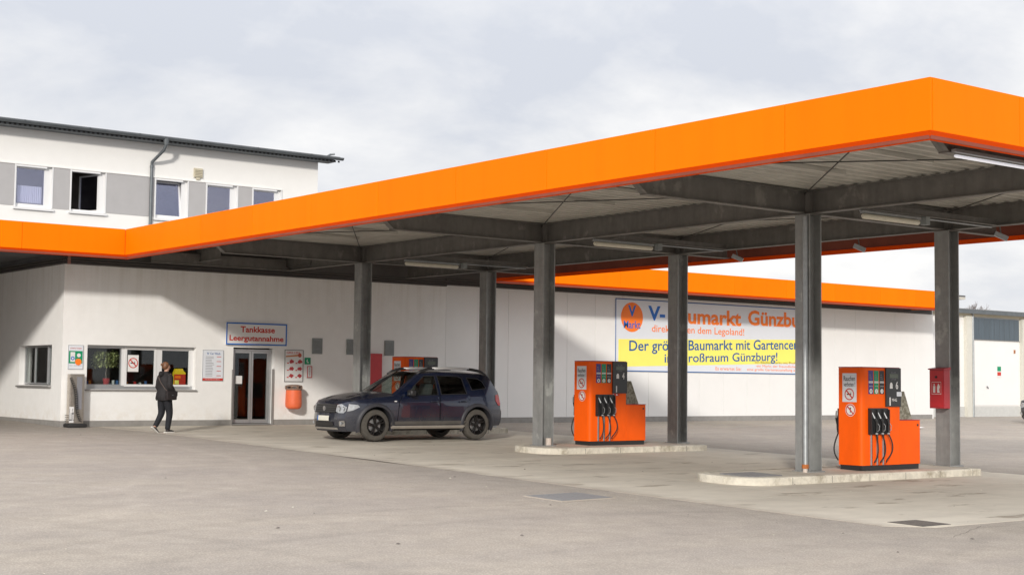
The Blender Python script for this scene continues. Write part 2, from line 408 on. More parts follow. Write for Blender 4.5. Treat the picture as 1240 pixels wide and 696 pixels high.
for i, (x, y) in enumerate(pts):
    wd = (.004+.014*max(0, math.sin(i*.37+1))) if -17 < y < -8 else (.0 if math.sin(i*.9) < .5 else .002); vs_ += [(x-wd, y, gz(y)+.010), (x+wd+.0005, y, gz(y)+.010)]
j_.add(vs_, [(2*i, 2*i+1, 2*i+3, 2*i+2) for i in range(len(pts)-1)])
j_.build('joint_filler', M_JOINT, apron)
# cracks in the asphalt in front of the apron corner
ck = MB()
for p0, p1 in (((1.15, -25.9), (2.6, -25.3)), ((2.6, -25.3), (4.0, -26.6))):
    n = 14; vs_ = []
    for i in range(n+1):
        t = i/n; x = p0[0]+(p1[0]-p0[0])*t+random.uniform(-.015, .015); y = p0[1]+(p1[1]-p0[1])*t+random.uniform(-.015, .015)
        vs_ += [(x, y, gz(y)+.003), (x+.006, y+.009, gz(y)+.003)]
    ck.add(vs_, [(2*i, 2*i+1, 2*i+3, 2*i+2) for i in range(n)])
ck.build('ground_crack', M_JOINT, kind='structure')

def cover(name, poly, mt, label, cat, frame=.05, ribs=0):
    cx = sum(p[0] for p in poly)/len(poly); cy = sum(p[1] for p in poly)/len(poly)
    t = thing(name, label, cat, (cx, cy, gz(cy)))
    sloped(MB(), [(cx+(x-cx)*1.06, cy+(y-cy)*1.06) for x, y in poly], .009, .012).build('frame', M_CONC, t)
    sloped(MB(), poly, .013, .012).build('lid', mt, t)
    if ribs:
        m = MB(); x0 = min(p[0] for p in poly); x1 = max(p[0] for p in poly); y0 = min(p[1] for p in poly); y1 = max(p[1] for p in poly)
        for i in range(ribs):
            a = x0+(x1-x0)*(i+.3)/ribs; b = a+(x1-x0)*.35/ribs
            sloped(m, [(a, y0+.03), (b, y0+.03), (b, y1-.03), (a, y1-.03)], .017, .008)
        m.build('grating', M_DRAIN, t, kind='stuff')
    return t
cover('manhole_cover', [(-.42, -20.55), (.62, -20.45), (.62, -19.62), (-.42, -19.72)], M_COVER, 'large grey metal service cover in the asphalt left of the near island', 'manhole cover')
cover('drain_grate', [(1.72, -25.05), (2.30, -25.05), (2.30, -24.5), (1.72, -24.5)], M_TRIM, 'small dark drain grate at the front corner of the concrete apron', 'drain', ribs=8)

# ------------------------------------------------------------------ pump islands
def island(x0, x1, yc, half, label, cover_plate=False):
    t = thing('pump_island', label, 'traffic island', (x0, yc, gz(yc)), group='kerbed islands under the canopy')
    pts = []
    rad = half*.75
    for k in range(9):
        a = PI/2+PI/2*k/8; pts.append((x0+rad+rad*math.cos(a), yc+half-rad+rad*math.sin(a)))
    for k in range(9):
        a = PI+PI/2*k/8; pts.append((x0+rad+rad*math.cos(a), yc-half+rad+rad*math.sin(a)))
    pts += [(x1, yc-half), (x1, yc+half)]
    h = .135; n = len(pts); b = .02
    cx = (x0+x1)/2
    def inset(p, q): return (p[0]+(q if p[0] < cx else -q), p[1]+(q if p[1] < yc else -q))
    rings = [[(x, y, gz(y)-.05) for x, y in pts], [(x, y, gz(y)+h-b) for x, y in pts]]
    p2 = [inset(p, .012) for p in pts]; rings.append([(x, y, gz(y)+h-.004) for x, y in p2])
    p3 = [inset(p, .03) for p in pts]; rings.append([(x, y, gz(y)+h) for x, y in p3])
    p4 = [inset(p, .14) for p in pts]; rings.append([(x, y, gz(y)+h) for x, y in p4])
    vs_ = [p for r_ in rings for p in r_]; fs = []
    for i in range(len(rings)-1):
        fs += [(i*n+k, i*n+(k+1) % n, (i+1)*n+(k+1) % n, (i+1)*n+k) for k in range(n)]
    MB().add(vs_, fs).build('kerb', M_KERB, t, smooth=35)
    MB().add([(x, y, gz(y)+h-.004) for x, y in p4], [tuple(range(n))]).build('island_top', M_CONC, t)
    # joints between the kerb stones
    m = MB(); x = x0+1.05
    while x < x1-.2:
        m.box(x-.004, x+.004, yc-half-.0015, yc-half+.02, gz(yc-half)-.02, gz(yc-half)+h-.012); x += 1.0
    m.build('kerb_joint', M_JOINT, t, kind='stuff')
    if cover_plate:
        sloped(MB(), [(4.28, yc-.50), (5.08, yc-.50), (5.08, yc+.18), (4.28, yc+.18)], h+.012, .014).build('cover_plate', M_COVER, t)
    return t
island(4.0, 10.31, -19.2, .76, 'near kerbed island with rounded end and metal cover plate carrying pump 6', True)
island(5.70, 10.4, -11.9, .74, 'middle kerbed concrete island carrying pump 4')
island(5.70, 10.4, -4.4, .74, 'rear kerbed island behind the blue car')

# ------------------------------------------------------------------ forecourt canopy
X0, X1, YF, YB = .881, 12.35, -25.83, -1.72
ZT, ZB = 4.978, 4.331
XA, XB = 6.327, 10.357
ROWS = [-4.216, -11.714, -19.194]
can = thing('forecourt_canopy', 'large flat canopy with orange fascia on grey steel columns over the pumps', 'canopy', (XA, ROWS[1], gz(ROWS[1])))
G_ = .004
def fpanel(a0, a1, fixed, axis, sgn, name='fascia_panel', zt=ZT, zb=ZB, parent=None):
    """a fascia cassette: face + returns. axis 'y': runs along y at x=fixed; sgn: outward"""
    m = MB(); th = .04*sgn
    if axis == 'y': m.box(min(fixed, fixed-th), max(fixed, fixed-th), a0+G_, a1-G_, zb, zt, bev=.006)
    else: m.box(a0+G_, a1-G_, min(fixed, fixed-th), max(fixed, fixed-th), zb, zt, bev=.006)
    return m.build(name, M_ORG, parent or can)
def trim_lip(a0, a1, fixed, axis, sgn, parent, zb=ZB, inset=.10, drop=.10):
    """slanting lower trim; the shade on its downward face is in its colour"""
    i = -inset*sgn
    def P(a, o, z): return (fixed+o, a, z) if axis == 'y' else (a, fixed+o, z)
    # section: outer top, inner bottom, back
    s1 = [(0, zb-.002), (i, zb-drop), (i*1.6, zb-drop), (i*1.6, zb-.002)]
    # mitre ends
    return s1, P
def lip(parent, corners, label=None):
    """corners: list of (outer x,y) ; (inner x,y) pairs -> one strip per segment"""
    for (o0, i0), (o1, i1) in zip(corners[:-1], corners[1:]):
        m = MB()
        A, B = Vector((*o0, ZB-.002)), Vector((*o1, ZB-.002)); C, D = Vector((*i0, ZB-.10)), Vector((*i1, ZB-.10))
        E, F = Vector((*i0, ZB-.002)), Vector((*i1, ZB-.002))
        m.add([A, B, C, D, E, F], [(0, 1, 3, 2), (2, 3, 5, 4), (0, 4, 5, 1), (0, 2, 4), (1, 5, 3)])
        m.build('fascia_trim', M_ORG_SHADED, parent)
ysm = [YF, -23.52, -21.02, -18.51, -16.0, -13.5, -11.0, -8.5, -6.0, -3.5, YB]
for a, b in zip(ysm[:-1], ysm[1:]): fpanel(a, b, X0, 'y', -1)
for a, b in zip(ysm[:-1], ysm[1:]): fpanel(a, b, X1, 'y', 1)
xsm = [X0, 2.72, 5.2, 7.7, 10.2, X1]
for a, b in zip(xsm[:-1], xsm[1:]): fpanel(a+(.042 if a == X0 else 0), b-(.042 if b == X1 else 0), YF, 'x', -1)
q = .10
lip(can, [((X0, YB), (X0+q, YB+q)), ((X0, YF), (X0+q, YF+q)), ((X1, YF), (X1-q, YF+q)), ((X1, YB), (X1-q, YB+q))])
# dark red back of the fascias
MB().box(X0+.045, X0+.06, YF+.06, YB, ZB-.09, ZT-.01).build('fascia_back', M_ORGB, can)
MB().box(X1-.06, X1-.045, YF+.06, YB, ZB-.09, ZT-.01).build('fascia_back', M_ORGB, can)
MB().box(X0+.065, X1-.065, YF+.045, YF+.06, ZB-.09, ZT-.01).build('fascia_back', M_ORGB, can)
# corrugated deck
def corrugated(x0, x1, y0, y1, z, period=.28, amp=.085):
    m = MB(); ys = []; y = y0
    while y < y1:
        for f, h in ((0, 0), (.12, 1), (.5, 1), (.62, 0)):
            if y+f*period < y1: ys.append((y+f*period, z+h*amp))
        y += period
    ys.append((y1, z))
    vs_ = [(x, y, zz) for y, zz in ys for x in (x0, x1)]
    m.add(vs_, [(2*i, 2*i+1, 2*i+3, 2*i+2) for i in range(len(ys)-1)])
    return m
corrugated(X0+.07, X1-.07, YF+.07, YB, 4.735).build('roof_deck', M_DECK, can)
MB().box(X0+.07, X1-.07, YF+.07, YB, 4.85, 4.89).build('roof_membrane', M_ROOF, can)
# steel
def ibeam_y(x, y0, y1, z0, z1, bw=.15, tf=.018, tw=.010):
    m = MB(); m.box(x-bw/2, x+bw/2, y0, y1, z0, z0+tf); m.box(x-bw/2, x+bw/2, y0, y1, z1-tf, z1); m.box(x-tw/2, x+tw/2, y0, y1, z0+tf, z1-tf); return m
def ibeam_x(y, x0, x1, z0, z1, bw=.15, tf=.018, tw=.010, cut=0.0):
    m = MB()
    m.box(x0+cut, x1, y-bw/2, y+bw/2, z0, z0+tf); m.box(x0, x1, y-bw/2, y+bw/2, z1-tf, z1)
    m.prism([(x0, z1-tf), (x0, z1-.12 if cut else z0+tf), (x0+cut, z0+tf), (x1, z0+tf), (x1, z1-tf)], y-tw/2, y+tw/2)
    if cut:   # sloping end plate
        m.prism([(x0, z1-.12), (x0+cut, z0+tf), (x0+cut+.02, z0+tf), (x0+.02, z1-.12)], y-bw/2, y+bw/2)
    return m
ZB0, ZB1 = 4.31, 4.725
for X in (XA, XB):
    lst = [-.05]+[r_ for r_ in ROWS]+[-24.95]
    for b, a in zip(lst[:-1], lst[1:]):
        ibeam_y(X, a+.16, b-.16, ZB0, ZB1, .16).build('beam', M_BEAM, can)
for r_ in ROWS+[-24.95]:
    ibeam_x(r_, 2.0, XA-.09, ZB0+.003, ZB1, .16, cut=.34).build('cantilever_beam', M_BEAM, can)
    ibeam_x(r_, XA+.09, XB-.09, ZB0+.003, ZB1, .16).build('beam', M_BEAM, can)
    m = ibeam_x(r_, XB+.09, 12.0, ZB0+.003, ZB1, .16); m.build('cantilever_beam', M_BEAM, can)
    for X in (XA, XB):                   # node block with stiffeners
        MB().box(X-.082, X+.082, r_-.155, r_+.155, ZB0-.004, ZB0+.014).box(X-.08, X+.08, r_-.15, r_+.15, ZB1-.02, ZB1+.002)\
            .box(X-.08, X+.08, r_-.15, r_-.135, ZB0+.016, ZB1-.022).box(X-.08, X+.08, r_+.135, r_+.15, ZB0+.016, ZB1-.022)\
            .box(X-.006, X+.006, r_-.13, r_+.13, ZB0+.016, ZB1-.022).build('beam_node', M_BEAM, can)
# stub purlins that carry the left overhang, and bracing rods
for y in (-22.9, -21.2, -17.2, -15.6, -13.75, -9.6, -8.0, -6.3, -2.6):
    MB().box(X0+.09, 4.88, y-.045, y+.045, 4.665, 4.733).build('outrigger', M_DECK, can)
rows2 = [-.3]+ROWS+[-24.95]
for b, a in zip(rows2[:-1], rows2[1:]):
    for (p, q_) in (((XA-.1, b, 4.66), (1.6, a+.5, 4.64)), ((XA-.1, a, 4.67), (1.6, b-.5, 4.65))):
        MB().tube([p, q_], .011, 6).build('brace_rod', M_ROD, can)
    for (p, q_) in (((XA+.1, b-.1, 4.66), (XB-.1, a+.1, 4.64)), ((XA+.1, a+.1, 4.67), (XB-.1, b-.1, 4.65))):
        MB().tube([p, q_], .010, 6).build('brace_rod', M_ROD, can)
# columns: web between two flanges facing left and right
for r_ in ROWS:
    for X in (XA, XB):
        z0 = gz(r_)+.131; h = .163; tf = .024
        m = MB()
        m.box(X-h, X-h+tf, r_-h, r_+h, z0+.02, 4.29); m.box(X+h-tf, X+h, r_-h, r_+h, z0+.02, 4.29)
        m.box(X-h+tf, X+h-tf, r_-.008, r_+.008, z0+.02, 4.288)
        c_ = m.build('column', M_COLM, can)
        MB().box(X-.21, X+.21, r_-.2, r_+.2, z0-.01, z0+.018).build('base_plate', M_COLM, can)
        MB().box(X-h-.01, X+h+.01, r_-h-.01, r_+h+.01, 4.291, 4.305).build('cap_plate', M_BEAM, can)
MB().tube([(XA-.21, -19.30, gz(-19.3)+.20), (XA-.21, -19.30, 4.25)], .048, 12).build('downpipe', M_GALV, can)
MB().tube([(XA-.21, -19.30, gz(-19.3)+.20), (XA-.21, -19.30, gz(-19.3)+.27)], .06, 12).build('pipe_collar', mat('rusty_collar', (.42, .13, .03), .7, var=.3, scale=30), can)
MB().tube([(XA-.21, -19.30, gz(-19.3)+.13), (XA-.21, -19.30, gz(-19.3)+.2)], .042, 12).build('pipe_foot', M_PIPE, can)
MB().tube([(XA+.06, -11.83, gz(-11.8)+.15), (XA+.06, -11.83, gz(-11.8)+.30)], .065, 12).build('cable_stub', M_PIPE, can)
# secondary rails with strip lights under the centre bay
def strip_light(x0, x1, y, z, lit=False):
    m = MB(); m.box(x0, x1, y-.035, y+.035, z+.05, z+.09)
    o = m.build('strip_light', M_GALV, can)
    rr = .022 if lit else .05
    g = MB().tube([(x0+.02, y, z), (x0+.05, y, z), (x1-.05, y, z), (x1-.02, y, z)], [.6*rr, rr, rr, .6*rr], 12); g.build('tube_cover', M_TUBEL if lit else M_TUBE, o, smooth=50)
    return o
for y, x0, x1 in ((-6.1, 6.35, 8.0), (-13.35, 6.3, 8.0), (-20.35, 6.35, 7.95)):
    ibeam_x(y, XA+.1, XB-.1, 4.315, 4.42, .09, .01, .01).build('light_rail', M_BEAM, can)
    strip_light(x0, x1, y-.02, 4.19)
    MB().box(x1+.12, x1+.24, y-.07, y+.06, 4.16, 4.31, bev=.01).build('junction_box', M_GREYV, can)
    MB().tube([(XA+.1, y+.08, 4.29), (XB-.1, y+.08, 4.29)], .018, 6).build('conduit', M_GALV, can)
strip_light(2.35, 5.3, -25.1, 4.26, True)
for y in (-12.9, -16.4, -19.8, -6.0):
    m = MB(); Mx = Matrix.Translation((10.75, y-.35, 4.16)) @ Matrix.Rotation(R(-50), 4, 'Z') @ Matrix.Rotation(R(25), 4, 'Y')
    m.obox(Mx, -.13, .13, -.055, .055, -.045, .045); o = m.build('floodlight', M_GALV, can)
    MB().tube([(10.75, y-.35, 4.2), (10.72, y-.33, 4.4), (10.72, y-.33, 4.72)], .014, 6).build('bracket', M_BEAM, o)

# ------------------------------------------------------------------ shop with till (plane y = 0)
shop = thing('shop_building', 'low white rendered shop with till windows and door under the orange roof edge', 'building', (0, 0, 0))
ZW = 4.155
def wall_y(openings, x0, x1, z0, z1, y0, y1, name, mt, parent):
    m = MB(); xs = sorted({x0, x1} | {o[0] for o in openings} | {o[1] for o in openings}); zs = sorted({z0, z1} | {o[2] for o in openings} | {o[3] for o in openings})
    keep = {}
    def solid(i, j):
        if not (0 <= i < len(xs)-1 and 0 <= j < len(zs)-1): return False
        cx = (xs[i]+xs[i+1])/2; cz = (zs[j]+zs[j+1])/2
        return not any(o[0] < cx < o[1] and o[2] < cz < o[3] for o in openings)
    for i in range(len(xs)-1):
        for j in range(len(zs)-1):
            if not solid(i, j): continue
            a, b, c, d = xs[i], xs[i+1], zs[j], zs[j+1]
            m.quad((a, y0, c), (b, y0, c), (b, y0, d), (a, y0, d)); m.quad((a, y1, c), (a, y1, d), (b, y1, d), (b, y1, c))
            if not solid(i-1, j): m.quad((a, y0, c), (a, y0, d), (a, y1, d), (a, y1, c))
            if not solid(i+1, j): m.quad((b, y0, c), (b, y1, c), (b, y1, d), (b, y0, d))
            if not solid(i, j-1): m.quad((a, y0, c), (a, y1, c), (b, y1, c), (b, y0, c))
            if not solid(i, j+1): m.quad((a, y0, d), (b, y0, d), (b, y1, d), (a, y1, d))
    return m
SPLIT = 11.9
wall_y([(.66, 3.69, .97, 2.105), (4.80, 6.06, .02, 2.14)], 0, SPLIT, 0, ZW, 0, .3, 'wall', M_WALL, shop).build('wall', M_WALL, shop, recalc=False)
# side wall (plane x = 0), built along y then swapped
m = wall_y([(.74, 3.17, 1.05, 2.10)], .3005, 11, 0, ZW, 0, .3, 'wall', M_WALL, shop)
m.v = [(y, x, z) for x, y, z in m.v]
m.f = [f[::-1] for f in m.f]; m.build('side_wall', M_WALL, shop, recalc=False)
# plinth strips, 5 mm proud
for a, b in ((-.005, 4.78), (6.08, SPLIT)):
    MB().box(a, b, -.006, -.0005, -.05, .156).build('plinth', M_PLINTH, shop)
MB().box(-.006, -.0005, -.0005, 11, -.05, .156).build('plinth', M_PLINTH, shop)
# floor, ceiling, back wall of the till room
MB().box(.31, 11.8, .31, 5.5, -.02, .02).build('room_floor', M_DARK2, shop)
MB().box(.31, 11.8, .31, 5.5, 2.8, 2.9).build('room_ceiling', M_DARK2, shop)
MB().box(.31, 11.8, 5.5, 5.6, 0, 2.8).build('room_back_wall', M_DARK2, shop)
MB().box(0.0, SPLIT, .31, 10, 4.3, 4.5).build('roof', M_ROOF, shop)
# the dark ribbed cladding between wall head and soffit
for k in range(3):
    z = ZW+.004+k*.062
    MB().prism([(0, z), (-.045, z+.012), (-.045, z+.045), (0, z+.058)], 0, 1, 'x').xf(Matrix.Diagonal((SPLIT, 1, 1, 1))).build('cladding_board', M_TRIM, shop)
    mm = MB().prism([(0, z), (-.045, z+.012), (-.045, z+.045), (0, z+.058)], 0.001, 11, 'x')
    mm.v = [(b, a, c) for a, b, c in mm.v]; mm.build('cladding_board', M_TRIM, shop)
MB().box(.05, .13, -.05, -.003, ZW+.0, ZB+.05).build('corner_bracket', mat('primer_pink', (.33, .16, .13), .7), shop)

def window_y(parent, x0, x1, z0, z1, y, fr=.055, name='window', glass=None, sill=None, deep=.05, mf=None):
    """a window unit in plane y: frame ring + pane as a sub-part"""
    mf = mf or M_WHITE
    m = MB(); m.box(x0, x0+fr, y, y+deep, z0, z1).box(x1-fr, x1, y, y+deep, z0, z1).box(x0+fr, x1-fr, y, y+deep, z0, z0+fr).box(x0+fr, x1-fr, y, y+deep, z1-fr, z1)
    o = m.build(name, mf, parent)
    MB().box(x0+fr, x1-fr, y+deep*.5, y+deep*.5+.006, z0+fr, z1-fr).build('pane', glass or M_GLASS, o)
    return o
yw = .17
MB().box(.66, 3.69, yw+.01, yw+.06, .975, 1.06).box(.66, 3.69, yw+.01, yw+.06, 2.06, 2.10).build('window_frame', M_ALU, shop)
window_y(shop, .67, 1.66, 1.062, 2.06, yw+.01, .03, mf=M_ALU)
MB().box(1.66, 1.74, yw, yw+.07, 1.062, 2.058).build('mullion', M_WHITE, shop)
window_y(shop, 1.742, 2.63, 1.04, 2.07, yw-.015, .06)
MB().box(2.632, 2.74, yw, yw+.07, 1.062, 2.058).build('mullion', M_WHITE, shop)
window_y(shop, 2.742, 3.62, 1.05, 2.06, yw+.005, .05)
MB().box(3.622, 3.688, yw, yw+.06, 1.062, 2.058).build('mullion', M_WHITE, shop)
MB().prism([(-.05, .925), (-.05, .96), (yw+.01, .975), (yw+.01, .925)], .62, 3.72, 'x').build('sill', M_SILL, shop)
# side window
def swap(m): m.v = [(y, x, z) for x, y, z in m.v]; return m
for (a, b, nm) in ((.76, 1.35, 0), (1.36, 2.35, 1), (2.36, 3.15, 0)):
    m = MB(); x0, x1, z0, z1, y, fr, dp = a, b, 1.07, 2.09, .15-.02*nm, .045, .05
    m.box(x0, x0+fr, y, y+dp, z0, z1).box(x1-fr, x1, y, y+dp, z0, z1).box(x0+fr, x1-fr, y, y+dp, z0, z0+fr).box(x0+fr, x1-fr, y, y+dp, z1-fr, z1)
    o = swap(m).build('window', M_ALU, shop); swap(MB().box(x0+fr, x1-fr, y+.02, y+.026, z0+fr, z1-fr)).build('pane', M_GLASS, o)
swap(MB().prism([(-.07, .99), (-.07, 1.03), (.16, 1.05), (.16, .99)], .70, 3.22, 'x')).build('sill', M_SILL, shop)
swap(MB().box(1.45, 2.2, .55, .57, 1.1, 2.05)).build('blind', M_GREYP, shop)
# door
dr = MB(); yd = .14
dr.box(4.82, 4.87, yd, yd+.06, .05, 2.10).box(5.98, 6.04, yd, yd+.06, .05, 2.10).box(4.87, 5.98, yd, yd+.06, 2.05, 2.10)
door = dr.build('door', M_ALU, shop)
for a, b in ((4.875, 5.425), (5.435, 5.975)):
    m = MB(); fr = .055
    m.box(a, a+fr, yd+.005, yd+.05, .06, 2.045).box(b-fr, b, yd+.005, yd+.05, .06, 2.045).box(a+fr, b-fr, yd+.005, yd+.05, .06, .16).box(a+fr, b-fr, yd+.005, yd+.05, 1.99, 2.045)
    m.build('door_leaf', M_ALU, door)
    MB().box(a+fr, b-fr, yd+.025, yd+.031, .16, 1.99).build('pane', M_GLASS, door)
MB().box(4.95, 5.16, yd+.012, yd+.016, 1.14, 1.36).build('door_notice', M_PAPER, door)
MB().box(4.8, 6.06, .0, .3, -.02, .045).build('threshold', M_ALU, shop)
MB().box(6.0, 6.055, -.035, .0, .0, 1.56).build('door_guard_rail', M_SILL, shop)
MB().box(4.765, 4.795, -.03, .0, .0, 1.53).build('door_guard_rail', M_SILL, shop)

# --- orange edge roof along the building front
edge = thing('wall_canopy', 'narrow orange edged eaves canopy running along the shop and hall wall', 'canopy', (0, -1.0, 4.2))
xe = [-12.0, -9.5, -6.9, -4.3, -1.71, X0]
for a, b in zip(xe[:-1], xe[1:]): fpanel(a, b, YB, 'x', -1, parent=edge)
xe = [X1, 14.9, 17.5, 20.1, 22.7, 25.3, 27.9, 30.5, 32.6, 34.6]
for a, b in zip(xe[:-1], xe[1:]): fpanel(a+(.045 if a == X1 else 0), b, YB, 'x', -1, parent=edge)
lip(edge, [((-12, YB), (-12, YB+q)), ((X0, YB), (X0+q, YB+q))])
lip(edge, [((X1, YB), (X1-q, YB+q)), ((34.6, YB), (34.6, YB+q))])
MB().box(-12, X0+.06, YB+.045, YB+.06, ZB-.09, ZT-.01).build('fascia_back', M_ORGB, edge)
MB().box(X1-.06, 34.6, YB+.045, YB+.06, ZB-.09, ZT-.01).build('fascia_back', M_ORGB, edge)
MB().box(34.56, 34.6, YB+.05, .3, ZB, ZT).build('fascia_end', M_ORG, edge)
MB().box(X0+.5, X1-.5, YB+.002, .35, 4.742, 4.84).box(X1-.499, 35.85, YB+.07, .35, 4.742, 4.84).build('soffit', M_DECK, edge)
MB().box(-12, X0+.49, YB+.07, .35, 4.56, 4.84).build('soffit', M_BEAM, edge)
MB().box(0, SPLIT, .002, .3, ZW+.19, 4.74).box(SPLIT+.001, 35.85, .002, .3, 4.2, 4.74).box(.002, .3, .301, 11, ZW, 4.55).build('wall_head', M_TRIM, edge)
MB().box(-12, 35.85, YB+.07, .35, 4.845, 4.90).build('roof_membrane', M_ROOF, edge)
for x in (-2.0, 3.6, 6.3, 14.5, 18, 21.5, 25, 28.5, 32):
    ibeam_y(x, YB+.2, -.06, 4.40, 4.735 if x > 1.4 else 4.555, .1).build('bracket_beam', M_BEAM, edge)
ibeam_x(-.30, 2.2, XA-.12, 4.31, 4.60, .12).build('wall_beam', M_BEAM, edge)
for k in range(2):                       # ribbed soffit trim next to the wall on the left
    MB().box(-12, -.02, -.55-.28*k, -.40-.28*k, 4.47, 4.555).build('soffit_rail', M_TRIM, edge)

# --- wing of the building left of the frame (shades the side wall)
wing = thing('west_wing', 'white building wing beyond the left end of the shop', 'building', (-12, 3, 0))
MB().box(-16, -6.6, 2.9, 12, 0, 4.3).build('wall', M_WALL, wing)
MB().box(-16, .25, 11, 12, 0, 4.3).build('rear_wall', M_WALL, wing)
MB().box(-16.2, -.02, -.3, 12, 4.44, 4.55).build('roof', M_ROOF, wing)

# ------------------------------------------------------------------ market hall (same wall plane, to the right)
hall = thing('market_hall', 'long white panel clad store hall behind the pumps', 'building', (SPLIT, 0, 0))
x = SPLIT+.002; step = 1.0
while x < 35.9:
    x2 = min(x+1.203, 35.9)
    MB().box(x+.004, x2-.004, -.001, .1, 0, 4.2, bev=.003).build('wall_panel', M_HALL, hall); x = x2
MB().box(SPLIT, 35.9, .1, .3, 0, 4.2).build('wall', M_PLINTH, hall)
MB().box(SPLIT, 35.9, -.008, -.002, -.05, .17).build('plinth', M_PLINTH, hall)
MB().box(35.9, 35.98, -.001, 18, 0, 4.6).build('end_wall', M_HALL, hall)
MB().box(SPLIT, 35.9, .3, 18, 4.5, 4.7).build('roof', M_ROOF, hall)
for k in range(3):
    z = 4.20+.004+k*.066
    MB().prism([(0, z), (-.045, z+.012), (-.045, z+.045), (0, z+.06)], SPLIT, 35.9, 'x').build('cladding_board', M_TRIM, hall)

# banner
ban = thing('advert_banner', 'large white and yellow shop advert banner hung on the hall wall', 'banner', (18.75, -.02, 1.7))
def fl(y): return lambda u, v: (u, y, v)
bx0, bx1, bz0, bz1 = 18.78, 28.75, 1.68, 4.11
MB().box(bx0, bx1, -.030, -.012, bz0, bz1).build('sheet', M_BAN, ban)
m = MB()
for a, b, c, d in ((bx0, bx1, bz1-.03, bz1), (bx0, bx1, bz0, bz0+.03), (bx0, bx0+.03, bz0+.03, bz1-.03), (bx1-.03, bx1, bz0+.03, bz1-.03)):
    m.box(a, b, -.035, -.0305, c, d)
m.build('border', M_NAVYP, ban)
m = MB(); m.prism([(18.92, 1.83), (28.6, 2.11), (28.6, 2.98), (18.92, 2.75)], -.034, -.0305); m.build('yellow_band', M_YEL, ban)
disc(MB(), 19.52, 3.50, .50, fl(-.034)).build('logo_disc', M_ORGP, ban, recalc=False)
text('V', (19.34, 19.70, 3.52, 3.90), fl(-.037), M_BLUE, ban, .03)
text('Markt', (19.15, 19.90, 3.12, 3.38), fl(-.037), M_BLUE, ban, .012)
text('V-', (20.26, 21.05, 3.42, 3.92), fl(-.034), M_BLUE, ban, .032)
text('Baumarkt', (21.25, 24.80, 3.36, 3.90), fl(-.034), M_ORGP, ban, .03)
text('Günzburg', (25.15, 28.65, 3.25, 3.96), fl(-.034), M_ORGP, ban, .03)
text('direkt neben dem Legoland!', (20.43, 24.95, 2.96, 3.28), fl(-.034), M_ORGP, ban, 0.006)
def shear(y, x0, k): return lambda u, v: (u, y, v+(u-x0)*k)
text('Der größte Baumarkt mit Gartencenter', (19.4, 28.55, 2.25, 2.72), shear(-.037, 19.4, .029), M_NAVYP, ban, .012)
text('im Großraum Günzburg!', (21.03, 26.7, 1.90, 2.31), shear(-.037, 21.03, .029), M_NAVYP, ban, .012)
text('Es erwartet Sie:', (23.5, 24.8, 1.78, 1.90), fl(-.034), M_ORGP, ban)
text('ein Baufachmarkt mit Profi-Sortiment\nein Markt der freundlichen Beratung\neine große Gartenausstellung auf 3.000 m²', (25.1, 28.6, 1.76, 2.14), fl(-.034), M_ORGP, ban, align='RIGHT')

# ------------------------------------------------------------------ office storey behind
YU = 7.0
off = thing('office_building', 'white upper storey building with grey window band behind the shop', 'building', (0, YU, 0))
wins = [(.98, 2.16), (2.68, 3.84), (5.43, 6.60), (7.20, 8.36), (8.87, 9.99)]
z0, z1 = 6.29, 7.62
wall_y([(a, b, z0, z1) for a, b in wins], -14, 11.36, 4.3, 8.78, YU, YU+.35, 'wall', M_OFFW, off).build('wall', M_OFFW, off, recalc=False)
MB().box(11.01, 11.36, YU+.35, 18, 4.3, 8.78).build('gable_wall', M_OFFW, off)
MB().box(-14, 11.36, 17.9, 18.2, 4.3, 9.4).build('rear_wall', M_OFFW, off)
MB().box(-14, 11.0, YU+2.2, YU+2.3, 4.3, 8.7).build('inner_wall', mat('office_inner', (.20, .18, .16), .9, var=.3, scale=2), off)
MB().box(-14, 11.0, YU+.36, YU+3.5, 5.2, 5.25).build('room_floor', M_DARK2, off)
xsb = [-14]+[v for p in wins for v in p]
for i in range(0, len(xsb)-1, 2):
    MB().box(xsb[i], xsb[i+1]-.003, YU-.012, YU-.001, 6.37, 7.61).build('render_field', M_OFFG, off)
MB().box(-14, 9.99, YU-.035, YU-.001, 7.622, 7.655).build('band_edge', M_OFFW, off)
